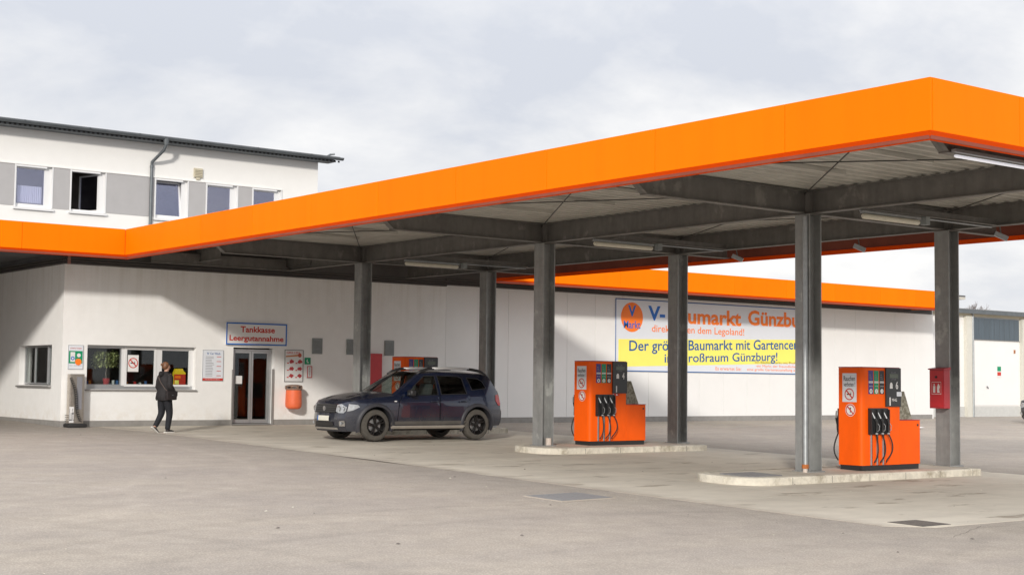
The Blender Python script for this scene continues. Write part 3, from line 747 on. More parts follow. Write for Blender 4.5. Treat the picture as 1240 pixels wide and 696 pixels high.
for i, (a, b) in enumerate(wins):
    f = MB(); fr = .05; y = YU+.06
    # white surround lining the opening and projecting
    f.box(a+.002, a+fr, YU-.03, y+.1, z0+.002, z1-.002).box(b-.2, b-.002, y+.02, y+.1, z0+.06, z1-.002).box(b-.03, b-.002, YU-.03, y+.02, z0+.06, z1-.002).box(a+fr, b-.2, YU-.02, y+.1, z1-.06, z1-.002).box(a+fr, b-.2, y, y+.1, z0+.05, z0+.12)
    wo_ = f.build('window', M_WHITE, off)
    MB().box(a-.02, b+.03, YU-.07, y+.1, z0-.02, z0+.045).build('sill', M_WHITE, wo_)
    ax, bx, cz, dz = a+fr+.045, b-.245, z0+.165, z1-.10
    s = MB(); g = MB()
    s.box(a+fr, ax, y+.02, y+.07, z0+.12, z1-.06).box(bx, b-.2, y+.02, y+.07, z0+.12, z1-.06).box(ax, bx, y+.02, y+.07, z0+.12, cz).box(ax, bx, y+.02, y+.07, dz, z1-.06)
    g.box(ax, bx, y+.04, y+.046, cz, dz)
    if i == 1:     # swung inwards
        piv = Matrix.Translation((b-.2, y+.04, 0)) @ Matrix.Rotation(R(-72), 4, 'Z') @ Matrix.Translation((-(b-.2), -(y+.04), 0)); s.xf(piv); g.xf(piv)
    if i == 2:     # tilted inwards at the top
        piv = Matrix.Translation((0, y+.04, z0+.12)) @ Matrix.Rotation(R(-8), 4, 'X') @ Matrix.Translation((0, -(y+.04), -(z0+.12))); s.xf(piv); g.xf(piv)
    s.build('sash', M_WHITE, wo_); g.build('pane', M_OGLASS, wo_)
    if i == 0:     # pleated half curtain
        vs_ = []; n = 48
        for k in range(n+1):
            u = ax+.08+(bx-.03-ax-.08)*k/n; yy = y+.14+.018*math.sin(k*1.65)
            vs_ += [(u, yy, cz+.05+.022*math.sin(k*1.65+1)), (u, yy, cz+.56)]
        MB().add(vs_, [(2*k, 2*k+2, 2*k+3, 2*k+1) for k in range(n)]).build('curtain', M_WHITE, wo_)
# roof, soffit, gutter
MB().prism([(6.35, 8.79), (18.6, 9.75), (18.6, 9.87), (6.35, 8.87)], -14.5, 11.85, 'x').build('roof', M_ROOF, off)
MB().box(-14.5, 11.75, 6.52, 6.99, 8.70, 8.775).build('soffit', M_ZINC, off)
m = MB()
for k in range(120):
    x = -6+k*.15; m.box(x, x+.07, 6.50, 6.515, 8.70, 8.76)
m.build('soffit_vents', M_BLACK, off, kind='stuff')
gp = [(6.30+.085+.085*math.cos(a), 8.84+.085*math.sin(a)) for a in [PI+PI*k/8 for k in range(9)]]
gp2 = [(p[0]*1+(6.385-p[0])*.12, p[1]+.01) for p in gp][::-1]
MB().prism(gp+gp2, -14.5, 11.98, 'x').build('gutter', M_ZINC, off, smooth=40)
for x in (-3, -1, 1, 3, 4.6, 6.7, 8.7, 10.7):
    MB().box(x-.02, x+.02, 6.27, 6.50, 8.83, 8.86).build('gutter_bracket', M_ZINC, off)
MB().tube([(11.45, 6.5, 8.88), (11.6, 6.6, 8.96), (11.72, 6.5, 8.98)], .035, 6).build('roof_edge_flashing', M_ZINC, off)
dp = [(5.52, 6.39, 8.78), (5.52, 6.39, 8.62), (5.50, 6.5, 8.45), (5.36, 6.75, 8.22), (5.30, 6.93, 8.10), (5.30, 6.94, 7.9), (5.30, 6.94, 4.9)]
MB().tube(dp, .05, 12).build('downpipe', M_ZINC, off, smooth=50)
MB().tube([(5.52, 6.39, 8.60), (5.52, 6.39, 8.80)], [.06, .10], 12).build('rainwater_head', M_ZINC, off)
MB().tube([(5.30, 6.94, 7.92), (5.30, 6.94, 7.99)], .06, 12).build('pipe_collar', M_ZINC, off)
vb = MB().box(6.76, 7.06, YU-.06, YU-.001, 7.76, 8.06).build('wall_vent', M_CREAM, off)
m = MB()
for k in range(5): m.prism([(YU-.09, 7.79+k*.05), (YU-.062, 7.82+k*.05), (YU-.062, 7.80+k*.05)], 6.78, 7.04, 'x')
m.build('louvre', M_CREAM, vb); MB().box(6.85, 6.97, YU-.05, YU-.001, 7.69, 7.758).build('drip', M_CREAM, vb)

# ------------------------------------------------------------------ garage on the right
YG = 1.2
gar = thing('garage_building', 'low white garage building with blue window strip at the right', 'building', (40, YG, 0))
MB().box(36.2, 56, YG, YG+.3, 0, 4.4).build('wall', M_GDOOR, gar)
MB().box(36.2, 56, YG-.30, YG+12, 4.45, 4.62).build('roof', M_SILL, gar)
MB().box(36.2, 56, YG-.34, YG-.31, 4.42, 4.60).build('gutter', M_ZINC, gar)
MB().box(36.2, 56, YG-.12, YG-.001, 4.33, 4.445).build('eaves_board', M_CREAM, gar)
for a, b in ((39.75, 40.12), (43.85, 44.2), (48.0, 48.35)):
    MB().box(a, b, YG-.16, YG-.001, -.02, 4.32).build('pillar', mat('pillar_cream', (.60, .585, .52), .8, var=.04), gar)
MB().tube([(40.26, YG-.1, .02), (40.26, YG-.1, 4.35), (40.05, YG-.25, 4.5)], .05, 10).build('downpipe', M_GALV, gar)
for x0_ in (40.4, 44.5):
    d_ = MB().box(x0_, x0_+3.35, YG-.03, YG-.001, .50, 3.32, bev=.01).build('garage_door', M_GDOOR, gar)
    MB().tube([(x0_+.9, YG-.06, 1.33), (x0_+1.0, YG-.06, 1.25)], .03, 6).build('handle', M_GREYP, d_)
    MB().box(x0_+2.95, x0_+3.05, YG-.06, YG-.031, 2.80, 2.95).build('vent', mat('rust_spot', (.35, .14, .06), .8), d_)
    wn = MB().box(x0_, x0_+3.35, YG-.05, YG-.001, 3.345, 4.28).build('window_strip', M_BLUEG, gar)
    m = MB()
    for k in range(1, 9): m.box(x0_+k*.372-.005, x0_+k*.372+.005, YG-.058, YG-.051, 3.36, 4.26)
    m.build('glazing_bar', M_ZINC, wn); MB().box(x0_-.03, x0_+3.4, YG-.07, YG-.035, 3.323, 3.343).build('ledge', M_PLINTH, gar)
MB().box(36.2, 56, YG-.02, YG-.001, -.02, .46).build('plinth', mat('plinth_pale', (.52, .52, .50), .8, var=.06), gar)
s_ = thing('notice_board', 'small white and green notice on the white garage door', 'sign', (42.2, YG-.04, 1.9))
MB().box(42.05, 42.4, YG-.045, YG-.032, 1.72, 2.3).build('board', M_PAPER, s_)
MB().box(42.09, 42.36, YG-.048, YG-.0455, 2.0, 2.2).build('green_field', M_GRNP, s_); MB().box(42.09, 42.36, YG-.048, YG-.0455, 1.80, 1.96).build('red_field', M_REDP, s_)

# ------------------------------------------------------------------ things on the shop wall
def plate(name, label, cat, x0, x1, z0, z1, mt=None, y=-.003, th=.012, border=None, bw=.02, group=None):
    t = thing(name, label, cat, ((x0+x1)/2, y, (z0+z1)/2), group=group)
    MB().box(x0, x1, y-th, y, z0, z1).build('board', mt or M_PAPER, t)
    if border:
        m = MB(); yy = y-th
        for a, b, c, d in ((x0, x1, z1-bw, z1), (x0, x1, z0, z0+bw), (x0, x0+bw, z0+bw, z1-bw), (x1-bw, x1, z0+bw, z1-bw)): m.box(a, b, yy-.006, yy-.0005, c, d)
        m.build('border', border, t)
    return t, y-th
t, y = plate('till_sign', 'white sign with blue border and red letters above the shop door', 'sign', 4.53, 6.40, 2.21, 2.82, M_PAPER, -.03, .05, M_BLUE, .035)
text('Tankkasse', (4.96, 6.02, 2.555, 2.725), fl(y-.003), M_REDP, t, .028)
text('Leergutannahme', (4.63, 6.30, 2.275, 2.475), fl(y-.003), M_REDP, t, .028)
t, y = plate('car_wash_price_list', 'white car wash price list with red bottom stripe left of the door', 'poster', 3.88, 4.50, 1.21, 2.05, M_BAN, -.003, .012, M_GREYP, .008)
text('V', (4.00, 4.07, 1.92, 1.985), fl(y-.003), M_NAVYP, t, .02); text('Car Wash', (4.10, 4.40, 1.925, 1.985), fl(y-.003), M_NAVYP, t, .008)
MB().box(3.89, 4.49, y-.003, y-.0007, 1.22, 1.285).build('red_stripe', M_REDP, t)
text('autowaschen und sparen', (3.96, 4.40, 1.235, 1.27), fl(y-.0045), M_PAPER, t)
m = MB(); m2 = MB()
for k in range(13):
    z = 1.86-k*.043; m.box(3.97, 4.15+.08*random.random(), y-.002, y-.0007, z, z+.012)
    if k % 3 == 0: m2.box(4.30, 4.43, y-.002, y-.0007, z, z+.016)
m.build('print_lines', M_GREYP, t, kind='stuff'); m2.build('prices', M_REDP, t, kind='stuff')
t, y = plate('gas_poster', 'green and white poster with little pump picture near the wall corner', 'poster', .15, .55, 1.47, 2.09, M_BAN, -.003, .012, M_GREYP, .008)
MB().box(.17, .53, y-.002, y-.0007, 1.62, 1.94).build('green_field', M_GRNP, t)
MB().box(.21, .33, y-.004, y-.0022, 1.66, 1.91).box(.235, .31, y-.005, y-.0042, 1.82, 1.88).build('pump_picture', M_PAPER, t)
disc(MB(), .27, 1.75, .05, fl(y-.0055), ri=.025).build('ring_picture', M_BLUE, t, recalc=False)
disc(MB(), .43, 1.83, .05, fl(y-.0045)).build('cloud_picture', M_PAPER, t, recalc=False)
disc(MB(), .42, 1.66, .085, fl(y-.006)).build('orange_spot', M_ORGP, t, recalc=False)
text('GÜNSTIG TANKEN', (.20, .50, 1.99, 2.03), fl(y-.002), M_REDP, t, .01)
text('hier und jetzt', (.19, .51, 1.55, 1.58), fl(y-.002), M_GREYP, t, .005)
t, y = plate('grill_poster', 'framed meat and grill offer poster right of the shop door', 'poster', 6.38, 6.98, 1.21, 2.11, M_PAPER, -.003, .018, M_BLKP, .014)
text('GRILLEN', (6.44, 6.86, 2.0, 2.06), fl(y-.003), M_REDP, t, .01)
m = MB(); 
MB().add([(6.42, y-.003, 1.90), (6.80, y-.003, 1.93), (6.80, y-.003, 1.98), (6.42, y-.003, 1.94)], [(0,1,2,3)]).build('spoon_picture', mat('spoon_print', (.55, .22, .08), .5), t)
disc(MB(), 6.86, 1.96, .06, fl(y-.0035)).build('bowl_picture', mat('bowl_print', (.45, .08, .04), .5), t, recalc=False)
meat = mat('meat_print', (.42, .04, .045), .5, var=.4, scale=40)
for r_ in range(3):
    for c in range(2):
        cx, cz = 6.60+c*.27, 1.78-r_*.20
        mm = MB(); vs_ = [(cx+(.065+.018*math.sin(k*1.9+r_+c))*math.cos(2*PI*k/12)*1.1, y-.003, cz+(.055+.014*math.cos(k*2.3+r_*2))*math.sin(2*PI*k/12)) for k in range(12)]
        mm.add(vs_, [tuple(range(12))]).build('meat_picture', meat, t, recalc=False)
        MB().box(cx-.14, cx-.08, y-.002, y-.0007, cz-.06, cz-.03).build('price_mark', M_REDP, t)
t, y = plate('phone_sign', 'small square green emergency telephone sign on the wall', 'sign', 7.03, 7.22, 1.71, 1.90, M_GRNP)
m = MB(); P_ = [(7.085+.045*math.cos(a)+.05, 1.805+.055*math.sin(a)) for a in [R(110)+R(200)*k/10 for k in range(11)]]
P2 = [(7.135+.022*math.cos(a), 1.805+.03*math.sin(a)) for a in [R(110)+R(200)*k/10 for k in range(11)]]
m.add([(a, y-.002, b) for a, b in P_+P2], [(k, k+1, 12+k, 11+k) for k in range(10)]); m.build('handset_symbol', M_PAPER, t, recalc=False)
t, y = plate('fire_call_point', 'small red framed instruction panel below the green sign', 'sign', 7.09, 7.25, 1.33, 1.66, M_PAPER, -.003, .05, M_RED, .02)
text('NOTRUF', (7.155, 7.185, 1.38, 1.62), lambda u, v: (u, y-.003, v), M_BLKP, t)
def wall_vent(x0, x1, lab):
    t = thing('wall_vent', lab, 'vent', ((x0+x1)/2, 0, 2.2), group='grey vent covers on the shop wall')
    MB().box(x0, x1, -.03, -.001, 2.01, 2.46, bev=.006).build('cover', M_GREYV, t)
    m = MB()
    for k in range(7): m.prism([(-.045, 2.05+k*.053), (-.031, 2.085+k*.053), (-.031, 2.05+k*.053)], x0+.03, x1-.03, 'x')
    m.build('louvre', M_GREYV, t)
wall_vent(7.26, 7.59, 'grey vent cover on the wall right of the meat poster')
wall_vent(8.40, 8.72, 'grey vent cover half hidden behind the first column')
wall_vent(9.70, 10.03, 'grey vent cover on the wall above the blue car')
rd = thing('red_cabinet', 'tall bright red steel cabinet door on the wall behind the first column', 'cabinet', (9.3, 0, 0))
MB().box(8.95, 9.55, -.14, -.001, .02, 2.06, bev=.01).build('case', M_RED, rd)
MB().box(8.98, 9.52, -.155, -.141, .06, 2.02, bev=.006).build('door', M_RED, rd)
# bin
b_ = thing('litter_bin', 'rounded orange plastic litter bin on the wall right of the door', 'bin', (6.57, -.25, .45))
prof = [(.0, .45), (.12, .45), (.19, .47), (.225, .52), (.232, .6), (.225, .85), (.215, 1.0)]
MB().lathe(prof, (6.57, -.24, 0), n=28).build('body', M_BIN, b_, smooth=60)
hd = MB()
for k in range(28):
    pass
hd.lathe([(.222, .98), (.235, 1.0), (.235, 1.03)], (6.57, -.24, 0), n=28); hd.lathe([(.235, 1.08), (.225, 1.11), (.12, 1.13), (0, 1.135)], (6.57, -.24, 0), n=28)
for a in (15, 90, 165, 270, 225, 315):
    x = 6.57+.225*math.cos(R(a)); y_ = -.24+.225*math.sin(R(a)); hd.box(x-.02, x+.02, y_-.02, y_+.02, 1.02, 1.09)
hd.build('lid', mat('bin_lid', (.24, .15, .11), .5, var=.1), b_, smooth=40)
MB().lathe([(.20, 1.0), (.0, 1.0)], (6.57, -.24, 0), n=24).build('liner', M_BLACK, b_)
MB().box(6.50, 6.64, -.04, -.001, .6, 1.05).build('bracket', M_SILL, b_)
# air tower
at_ = thing('tyre_air_tower', 'stainless tyre air station with coiled black hose near the shop corner', 'air station', (.32, -.25, 0))
MB().box(.13, .50, -.28, -.06, .06, 1.35, bev=.015).build('housing', M_STEEL, at_)
MB().box(.30, .44, -.286, -.281, .45, 1.28).build('front_panel', M_GREYP, at_)
MB().box(.06, .56, -.42, -.02, -.01, .10, bev=.05).build('base', M_RUB, at_, smooth=40)
hp = []; n = 260
for k in range(n):
    t_ = k/(n-1); a = t_*2*PI*24
    cx = .13+.30*t_+.04*math.sin(t_*6); cz = 1.25-1.1*t_
    hp.append((cx+.034*math.cos(a), -.315+.022*math.sin(a), cz+.012*math.sin(a)))
MB().tube(hp, .009, 5).build('coiled_hose', M_BLACK, at_, smooth=True)
MB().box(.12, .24, -.292, -.284, .12, .52).build('label_plate', M_PAPER, at_)
text('Luft', (.19-.065, .30-.065, .16, .48), lambda u, v: (.23-(u-.125)*0-(.0), -.293, v) if False else (u, -.2935, v), M_BLKP, at_)
for k in range(4): MB().tube([(.03, -.24, .17+k*.045), (.14, -.24, .17+k*.045)], .007, 5).build('hose_hook', M_BLACK, at_)

# objects behind the till window
pl = thing('potted_plant', 'leafy green pot plant behind the left till window', 'plant', (1.35, .45, 1.07))
MB().lathe([(.0, 1.08), (.07, 1.08), (.095, 1.25), (.085, 1.25)], (1.35, .40, 0), n=18).build('pot', M_RED2, pl, smooth=50)
MB().tube([(1.35, .40, 1.22), (1.34, .42, 1.38), (1.36, .42, 1.5)], [.022, .018, .012], 6).build('stem', M_BARK, pl)
random.seed(11); m = MB()
for k in range(760):
    a = random.uniform(0, 2*PI); ph = random.uniform(-.5, 1); rr = random.uniform(.35, 1)**.5
    c = Vector((1.32+rr*.36*math.cos(a)*math.cos(ph*.9), .43+rr*.15*math.sin(a), 1.72+rr*.28*math.sin(ph*1.3)))
    if c.x < 1.0 and random.random() < .4: continue
    Mx = Matrix.Translation(c) @ Matrix.Rotation(random.uniform(0, 6.3), 4, 'Z') @ Matrix.Rotation(random.uniform(-.6, 1.1), 4, 'Y')
    l = random.uniform(.065, .11); wd = l*.36
    m.add([Mx @ Vector(p) for p in ((0,0,0), (l*.5, wd, .004), (l, 0, -.018), (l*.5, -wd, .004))], [(0,1,2,3)])
m.build('leaves', M_LEAF, pl, kind='stuff', recalc=False)
tb = thing('till_counter', 'dark till counter inside behind the windows', 'counter', (2.1, .9, 0))
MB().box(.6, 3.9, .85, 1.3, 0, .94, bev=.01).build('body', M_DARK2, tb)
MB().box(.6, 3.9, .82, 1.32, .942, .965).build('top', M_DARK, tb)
random.seed(5)
tints = [mat('pack_blue', (.04, .12, .3), .5), mat('pack_red', (.5, .03, .03), .5), mat('pack_white', (.6, .6, .6), .5), mat('pack_amber', (.5, .2, .03), .5), mat('pack_dark', (.06, .07, .09), .5)]
labs = ['small blue pack', 'small red pack', 'small white pack', 'small amber pack', 'small dark pack']
for k, x in enumerate((.8, .88, 1.36, 1.42, 1.5, 1.58, 1.86, 2.1, 2.18, 2.26, 2.38)):
    c = k*3 % 5; h = random.uniform(.05, .13); y = random.uniform(.27, .40); 
    g = MB().box(x, x+.055, y, y+.05, 1.077, 1.077+h, bev=.006).build('goods_pack', tints[c])
    props(g, f'{labs[c]} on the window ledge, item {["at the far left","beside the plant pot","right of the pot","before the first mullion","at the first mullion","left of the no smoking notice","below the no smoking notice","in the centre window","right of centre","near the second mullion","beside the second mullion"][k]}', 'package', 'goods on the till window ledge')
MB().box(.66, 3.69, .24, .55, 1.055, 1.075).build('inner_ledge', M_SILL, shop)
cbag = thing('charcoal_bag', 'yellow and red paper bag standing in the right till window', 'bag', (3.35, .30, 1.07))
cb = MB().prism([(3.19, 1.077), (3.52, 1.077), (3.53, 1.42), (3.47, 1.47), (3.44, 1.53), (3.25, 1.53), (3.2, 1.42)], .27, .38); cb.build('bag_body', mat('bag_yellow', (.88, .62, .02), .5, var=.05), cbag)
MB().box(3.195, 3.525, .262, .269, 1.09, 1.38).build('red_print', M_REDP, cbag)
MB().box(3.21, 3.33, .255, .2615, 1.11, 1.22).build('yellow_print_field', M_YEL, cbag)
MB().box(3.22, 3.38, .255, .2615, 1.27, 1.34).build('orange_print_field', M_ORGP, cbag)
wb = thing('white_canister', 'small white canister left of the yellow bag in the window', 'canister', (3.10, .3, 1.07))
MB().box(3.03, 3.15, .28, .36, 1.077, 1.27, bev=.015).build('body', M_PAPER, wb); MB().tube([(3.09, .32, 1.27), (3.09, .32, 1.31)], .02, 10).build('cap', M_BLUE, wb)
ns = thing('no_smoking_notice', 'white no smoking notice stuck inside the middle till window', 'sign', (1.98, .19, 1.65))
MB().box(1.83, 2.13, .166, .170, 1.43, 1.87).build('sheet', M_PAPER, ns)
def no_symbol(cx, cz, r, place, place2, parent, matches=False):
    disc(MB(), cx, cz, r, place, ri=r*.82).build('ban_ring', M_REDP, parent, recalc=False)
    m = MB(); d = r*.66; wq = r*.075
    if matches:
        m.add([place(cx-wq, cz-d*.7), place(cx+wq, cz-d*.7), place(cx+wq, cz+d*.4), place(cx-wq, cz+d*.4)], [(0,1,2,3)])
        disc(m, cx, cz+d*.4, r*.16, place)
    else:
        m.add([place(cx-d*.8, cz-wq*1.5), place(cx+d*.6, cz-wq*1.5), place(cx+d*.6, cz+wq*1.2), place(cx-d*.8, cz+wq*1.2)], [(0,1,2,3)])
        m.add([place(cx+d*.3, cz+wq*2), place(cx+d*.5, cz+wq*2), place(cx+d*.65, cz+d*.5), place(cx+d*.5, cz+d*.5)], [(0,1,2,3)])
    m.build('symbol', M_BLKP, parent, recalc=False)
    m = MB(); c = r*.64; wq = r*.08
    m.add([place2(cx-c-wq, cz+c-wq), place2(cx-c+wq, cz+c+wq), place2(cx+c+wq, cz-c+wq), place2(cx+c-wq, cz-c-wq)], [(0,1,2,3)]); m.build('ban_bar', M_REDP, parent, recalc=False)
no_symbol(1.98, 1.66, .135, fl(.164), fl(.162), ns)

# ------------------------------------------------------------------ fuel pumps
def make_pump(number, zlabel, extra_sticker):
    """built at the near position: front plane y=-19.5, base z"""
    yf = -19.5; yb = -18.97; z0 = gz(-19.2)+.135; X = 7.41; ch = .09
    t = thing('fuel_pump', zlabel, 'fuel pump', (8.2, -19.25, z0), group='orange fuel pumps')
    def Z(v): return z0+v
    MB().box(X+.02, 9.06, yf+.02, yb-.02, Z(-.005), Z(.085)).build('pump_plinth', M_BLACK, t)
    # tower: chamfered front-left corner
    tw = [(X, yb), (X, yf+ch)]+[(X+ch-ch*math.cos(a), yf+ch-ch*math.sin(a)) for a in [PI/2*k/5 for k in range(1, 6)]]+[(8.48, yf), (8.48, yb)]
    MB().prism(tw, Z(.085), Z(1.84), 'z').build('tower', M_PUMP, t, smooth=25)
    MB().box(X-.004, 8.484, yf-.004, yb+.004, Z(1.842), Z(1.857), bev=.005).build('top_edge', M_RED2, t)
    MB().box(8.484, 9.08, yf, yb, Z(.085), Z(.885), bev=.008).build('side_cabinet', M_PUMP, t)
    MB().box(8.48, 9.085, yf-.005, yb+.005, Z(.886), Z(.90), bev=.004).build('cabinet_lid', M_RED2, t)
    MB().box(8.99, 9.03, yf-.004, yf-.0005, Z(.78), Z(.82)).build('lock', M_BLACK, t)
    # weathered wedge panel behind the display
    MB().prism([(8.49, Z(.902)), (8.90, Z(.902)), (8.67, Z(1.42)), (8.49, Z(1.42))], -19.46, -19.36).build('wedge_panel', M_MOSS, t)
    # front display
    dp_ = MB().box(8.06, 8.49, yf-.03, yf-.001, Z(1.14), Z(1.845), bev=.006).build('display_panel', mat('display_black', (.028, .03, .032), .35), t)
    F = lambda y: (lambda u, v: (u, y, v))
    yy = yf-.032
    MB().box(8.15, 8.40, yy-.002, yy+.001, Z(1.66), Z(1.74)).build('display_window', mat('lcd', (.10, .12, .09), .2), dp_)
    text('EUR', (8.20, 8.34, Z(1.75), Z(1.775)), F(yy-.002), M_GREYP, dp_); text('LITER', (8.20, 8.34, Z(1.625), Z(1.65)), F(yy-.002), M_GREYP, dp_)
    m = MB(); m.add([(8.16, yy-.002, Z(1.47)), (8.24, yy-.002, Z(1.47)), (8.24, yy-.002, Z(1.54)), (8.22, yy-.002, Z(1.58)), (8.18, yy-.002, Z(1.58)), (8.16, yy-.002, Z(1.54))], [(0,1,2,3,4,5)]); m.build('hand_symbol', M_PAPER, dp_)
    text(number, (8.33, 8.40, Z(1.46), Z(1.60)), F(yy-.002), M_PAPER, dp_, .02, name='pump_number')
    MB().box(8.15, 8.18, yy-.003, yy+.001, Z(1.16), Z(1.31)).build('card_slot', M_PAPER, dp_)
    if extra_sticker == 1:
        MB().box(8.36, 8.50, yy-.004, yy+.001, Z(1.33), Z(1.41)).build('sticker', M_BAN, dp_)
        text('MHG', (8.22, 8.36, Z(1.235), Z(1.29)), F(yy-.002), M_PAPER, dp_, .01)
    if extra_sticker == 2:
        MB().box(8.06, 8.28, yf-.004, yf-.0008, Z(1.085), Z(1.135)).build('sticker', M_REDP, t)
        for a in (8.10, 8.20): disc(MB(), a, Z(1.11), .018, F(yf-.0065)).build('sticker_dot', M_PAPER, t, recalc=False)
    # fuel grade labels
    for i, (mt, wd) in enumerate(((M_PUR, 'Super'), (M_GRNP, 'Super E10'), (M_BLKP, 'Diesel'))):
        a = 7.59+i*.155
        l_ = MB().box(a, a+.13, yf-.006, yf-.0008, Z(1.37), Z(1.79)).build('grade_label', mt, t)
        MB().box(a+.005, a+.125, yf-.008, yf-.0062, Z(1.565), Z(1.60)).build('white_field', M_PAPER, l_)
        text(wd, (a+.012, a+.118, Z(1.572), Z(1.593)), F(yf-.0095), mt, l_)
        disc(MB(), a+.065, Z(1.42), .042, F(yf-.008)).build('button', M_PAPER, l_, recalc=False)
        text(str(i+1), (a+.053, a+.077, Z(1.40), Z(1.44)), F(yf-.0095), M_BLKP, l_)
        text('EN 228', (a+.02, a+.11, Z(1.50), Z(1.52)), F(yf-.008), M_PAPER, l_)
        m = MB()
        for k in range(3): m.box(a+.02, a+.10-.02*k, yf-.008, yf-.0062, Z(1.64+k*.035), Z(1.65+k*.035))
        m.build('print_lines', M_GREYP, l_, kind='stuff')
    # holster + nozzles + hoses, front and rear
    hob = MB().box(7.57, 8.10, yf-.05, yf-.001, Z(.64), Z(1.115), bev=.012).build('nozzle_holster', M_BLACK, t)
    for k in range(4): MB().box(7.575+k*.168, 7.59+k*.168, yf-.085, yf-.051, Z(.66), Z(1.09)).build('divider', M_BLACK, hob)
    def nozzle(xc, ysgn, ybase):
        m = MB()
        def Q(dx, dy, dz): return (xc+dx, ybase+ysgn*dy, Z(dz))
        nz = MB().tube([Q(.045, .09, .66), Q(.045, .095, .80), Q(.03, .10, .88), Q(.0, .085, .93)], [.020, .024, .028, .026], 8).build('nozzle', M_BLACK, t, smooth=50)
        MB().tube([Q(-.005, .09, .93), Q(-.03, .07, 1.00), Q(-.045, .05, 1.05)], [.017, .013, .011], 8).build('spout', M_ALU, nz, smooth=50)
        MB().tube([Q(.04, .12, .84), Q(.065, .14, .80), Q(.06, .135, .72), Q(.045, .10, .69)], .006, 5).build('lever', M_ALU, nz)
        MB().tube([Q(.045, .09, .645), Q(.045, .09, .67)], .024, 8).build('swivel', M_ALU, nz)
        return nz
    for i in range(3):
        xc = 7.66+i*.168
        nozzle(xc, -1, yf)
        pth = []
        for k in range(15):
            s_ = k/14
            # falls from the nozzle, sways out right, returns to the track foot
            zz = .65*(1-s_)+.14*s_-(.10*math.sin(PI*s_) if i < 2 else .06*math.sin(PI*s_)); xx = xc+.045+(.045+.05*i)*math.sin(PI*min(1, s_*1.15))*(1-s_*.6)-.07*s_
            pth.append((xx, yf-.09-.03*math.sin(PI*s_), Z(max(zz, .12))))
        MB().tube(pth, .013, 7).build('hose', M_RUB, t, smooth=True)
        m = MB(); m.box(xc-.028, xc-.004, yf-.022, yf-.001, Z(.09), Z(.64)); m.build('hose_track', M_ALU, t)
        MB().box(xc-.003, xc+.014, yf-.020, yf-.001, Z(.09), Z(.64)).build('hose_track_slot', M_BLACK, t)
    MB().box(7.44, 7.98, yb+.001, yb+.06, Z(.64), Z(1.10), bev=.01).build('nozzle_holster', M_BLACK, t)
    for i in range(2):
        nozzle(7.50+i*.168, 1, yb+.04)
        xc = 7.50+i*.168
        MB().tube([(xc+.04-.06*math.sin(PI*k/12), yb+.12+.05*math.sin(PI*k/12), Z(.65-.5*k/12-.04*math.sin(PI*k/12))) for k in range(13)], .013, 7).build('hose', M_RUB, t, smooth=True)
    # signs on the left face
    S = lambda u, v: (X-.003, u, v)     # u runs along -y so that it reads from the left
    def SL(d): return lambda u, v: (X-d, yb-.07-u, v)
    MB().box(X-.004, X-.0008, yb-.41, yb-.09, Z(1.22), Z(1.74)).build('warning_sheet', M_BAN, t)
    text('Rauchen', (.05, .31, Z(1.60), Z(1.69)), SL(.006), M_BLKP, t, .008)
    text('verboten !', (.05, .31, Z(1.50), Z(1.58)), SL(.006), M_BLKP, t, .008)
    disc(MB(), .18, Z(1.36), .108, SL(.006)).build('sign_disc', M_PAPER, t, recalc=False)
    no_symbol(.18, Z(1.36), .108, SL(.007), SL(.0085), t)
    disc(MB(), .20, Z(1.075), .115, SL(.004)).build('sign_disc', M_PAPER, t, recalc=False)
    no_symbol(.20, Z(1.075), .105, SL(.0055), SL(.007), t, True)
    return t
p6 = make_pump('6', 'orange fuel pump number 6 on the near island', 1)
p4 = make_pump('4', 'orange fuel pump number 4 on the middle island', 2)
p4.location = (8.2, -19.25+7.5, gz(-11.75)+.135)
p2 = make_pump('2', 'orange fuel pump mostly hidden behind the blue car', 0)
p2.location = (8.2, -19.25+14.98, gz(-4.3)+.135)

# red extinguisher cabinet on the near right column
fc = thing('extinguisher_cabinet', 'red steel fire extinguisher cabinet fixed to the near right column', 'fire cabinet', (10.0, -19.2, .85))
cx0, cx1 = 10.0, 10.19
MB().box(cx0, cx1, -19.37, -19.04, .86, 1.60, bev=.006).build('case', M_RED2, fc)
MB().prism([(cx0-.025, 1.60), (cx1, 1.60), (cx1, 1.65), (cx0-.025, 1.62)], -19.39, -19.02).build('lid', M_RED2, fc)
MB().box(cx0-.008, cx0-.001, -19.355, -19.055, .89, 1.58).build('door', M_RED, fc)
SF = lambda u, v: (cx0-.011, -19.06-u*.63, v)
for a, b, c, d in ((.06, .40, 1.36, 1.368), (.06, .40, 1.13, 1.138), (.06, .068, 1.138, 1.36), (.392, .40, 1.138, 1.36)):
    MB().add([SF(a, c), SF(b, c), SF(b, d), SF(a, d)], [(0,1,2,3)]).build('symbol_frame', M_PAPER, fc)
m = MB(); m.add([SF(.11, 1.16), SF(.19, 1.16), SF(.19, 1.29), SF(.11, 1.29)], [(0,1,2,3)]); m.add([SF(.13, 1.295), SF(.17, 1.295), SF(.17, 1.33), SF(.13, 1.33)], [(0,1,2,3)])
m.add([SF(.26, 1.16), SF(.35, 1.16), SF(.33, 1.22), SF(.36, 1.28), SF(.30, 1.34), SF(.25, 1.27)], [(0,1,2,3,4,5)])
m.build('extinguisher_symbol', M_PAPER, fc)
MB().tube([(cx0-.01, -19.2, 1.46), (cx0-.02, -19.2, 1.46)], .025, 10).build('lock', M_BLACK, fc)

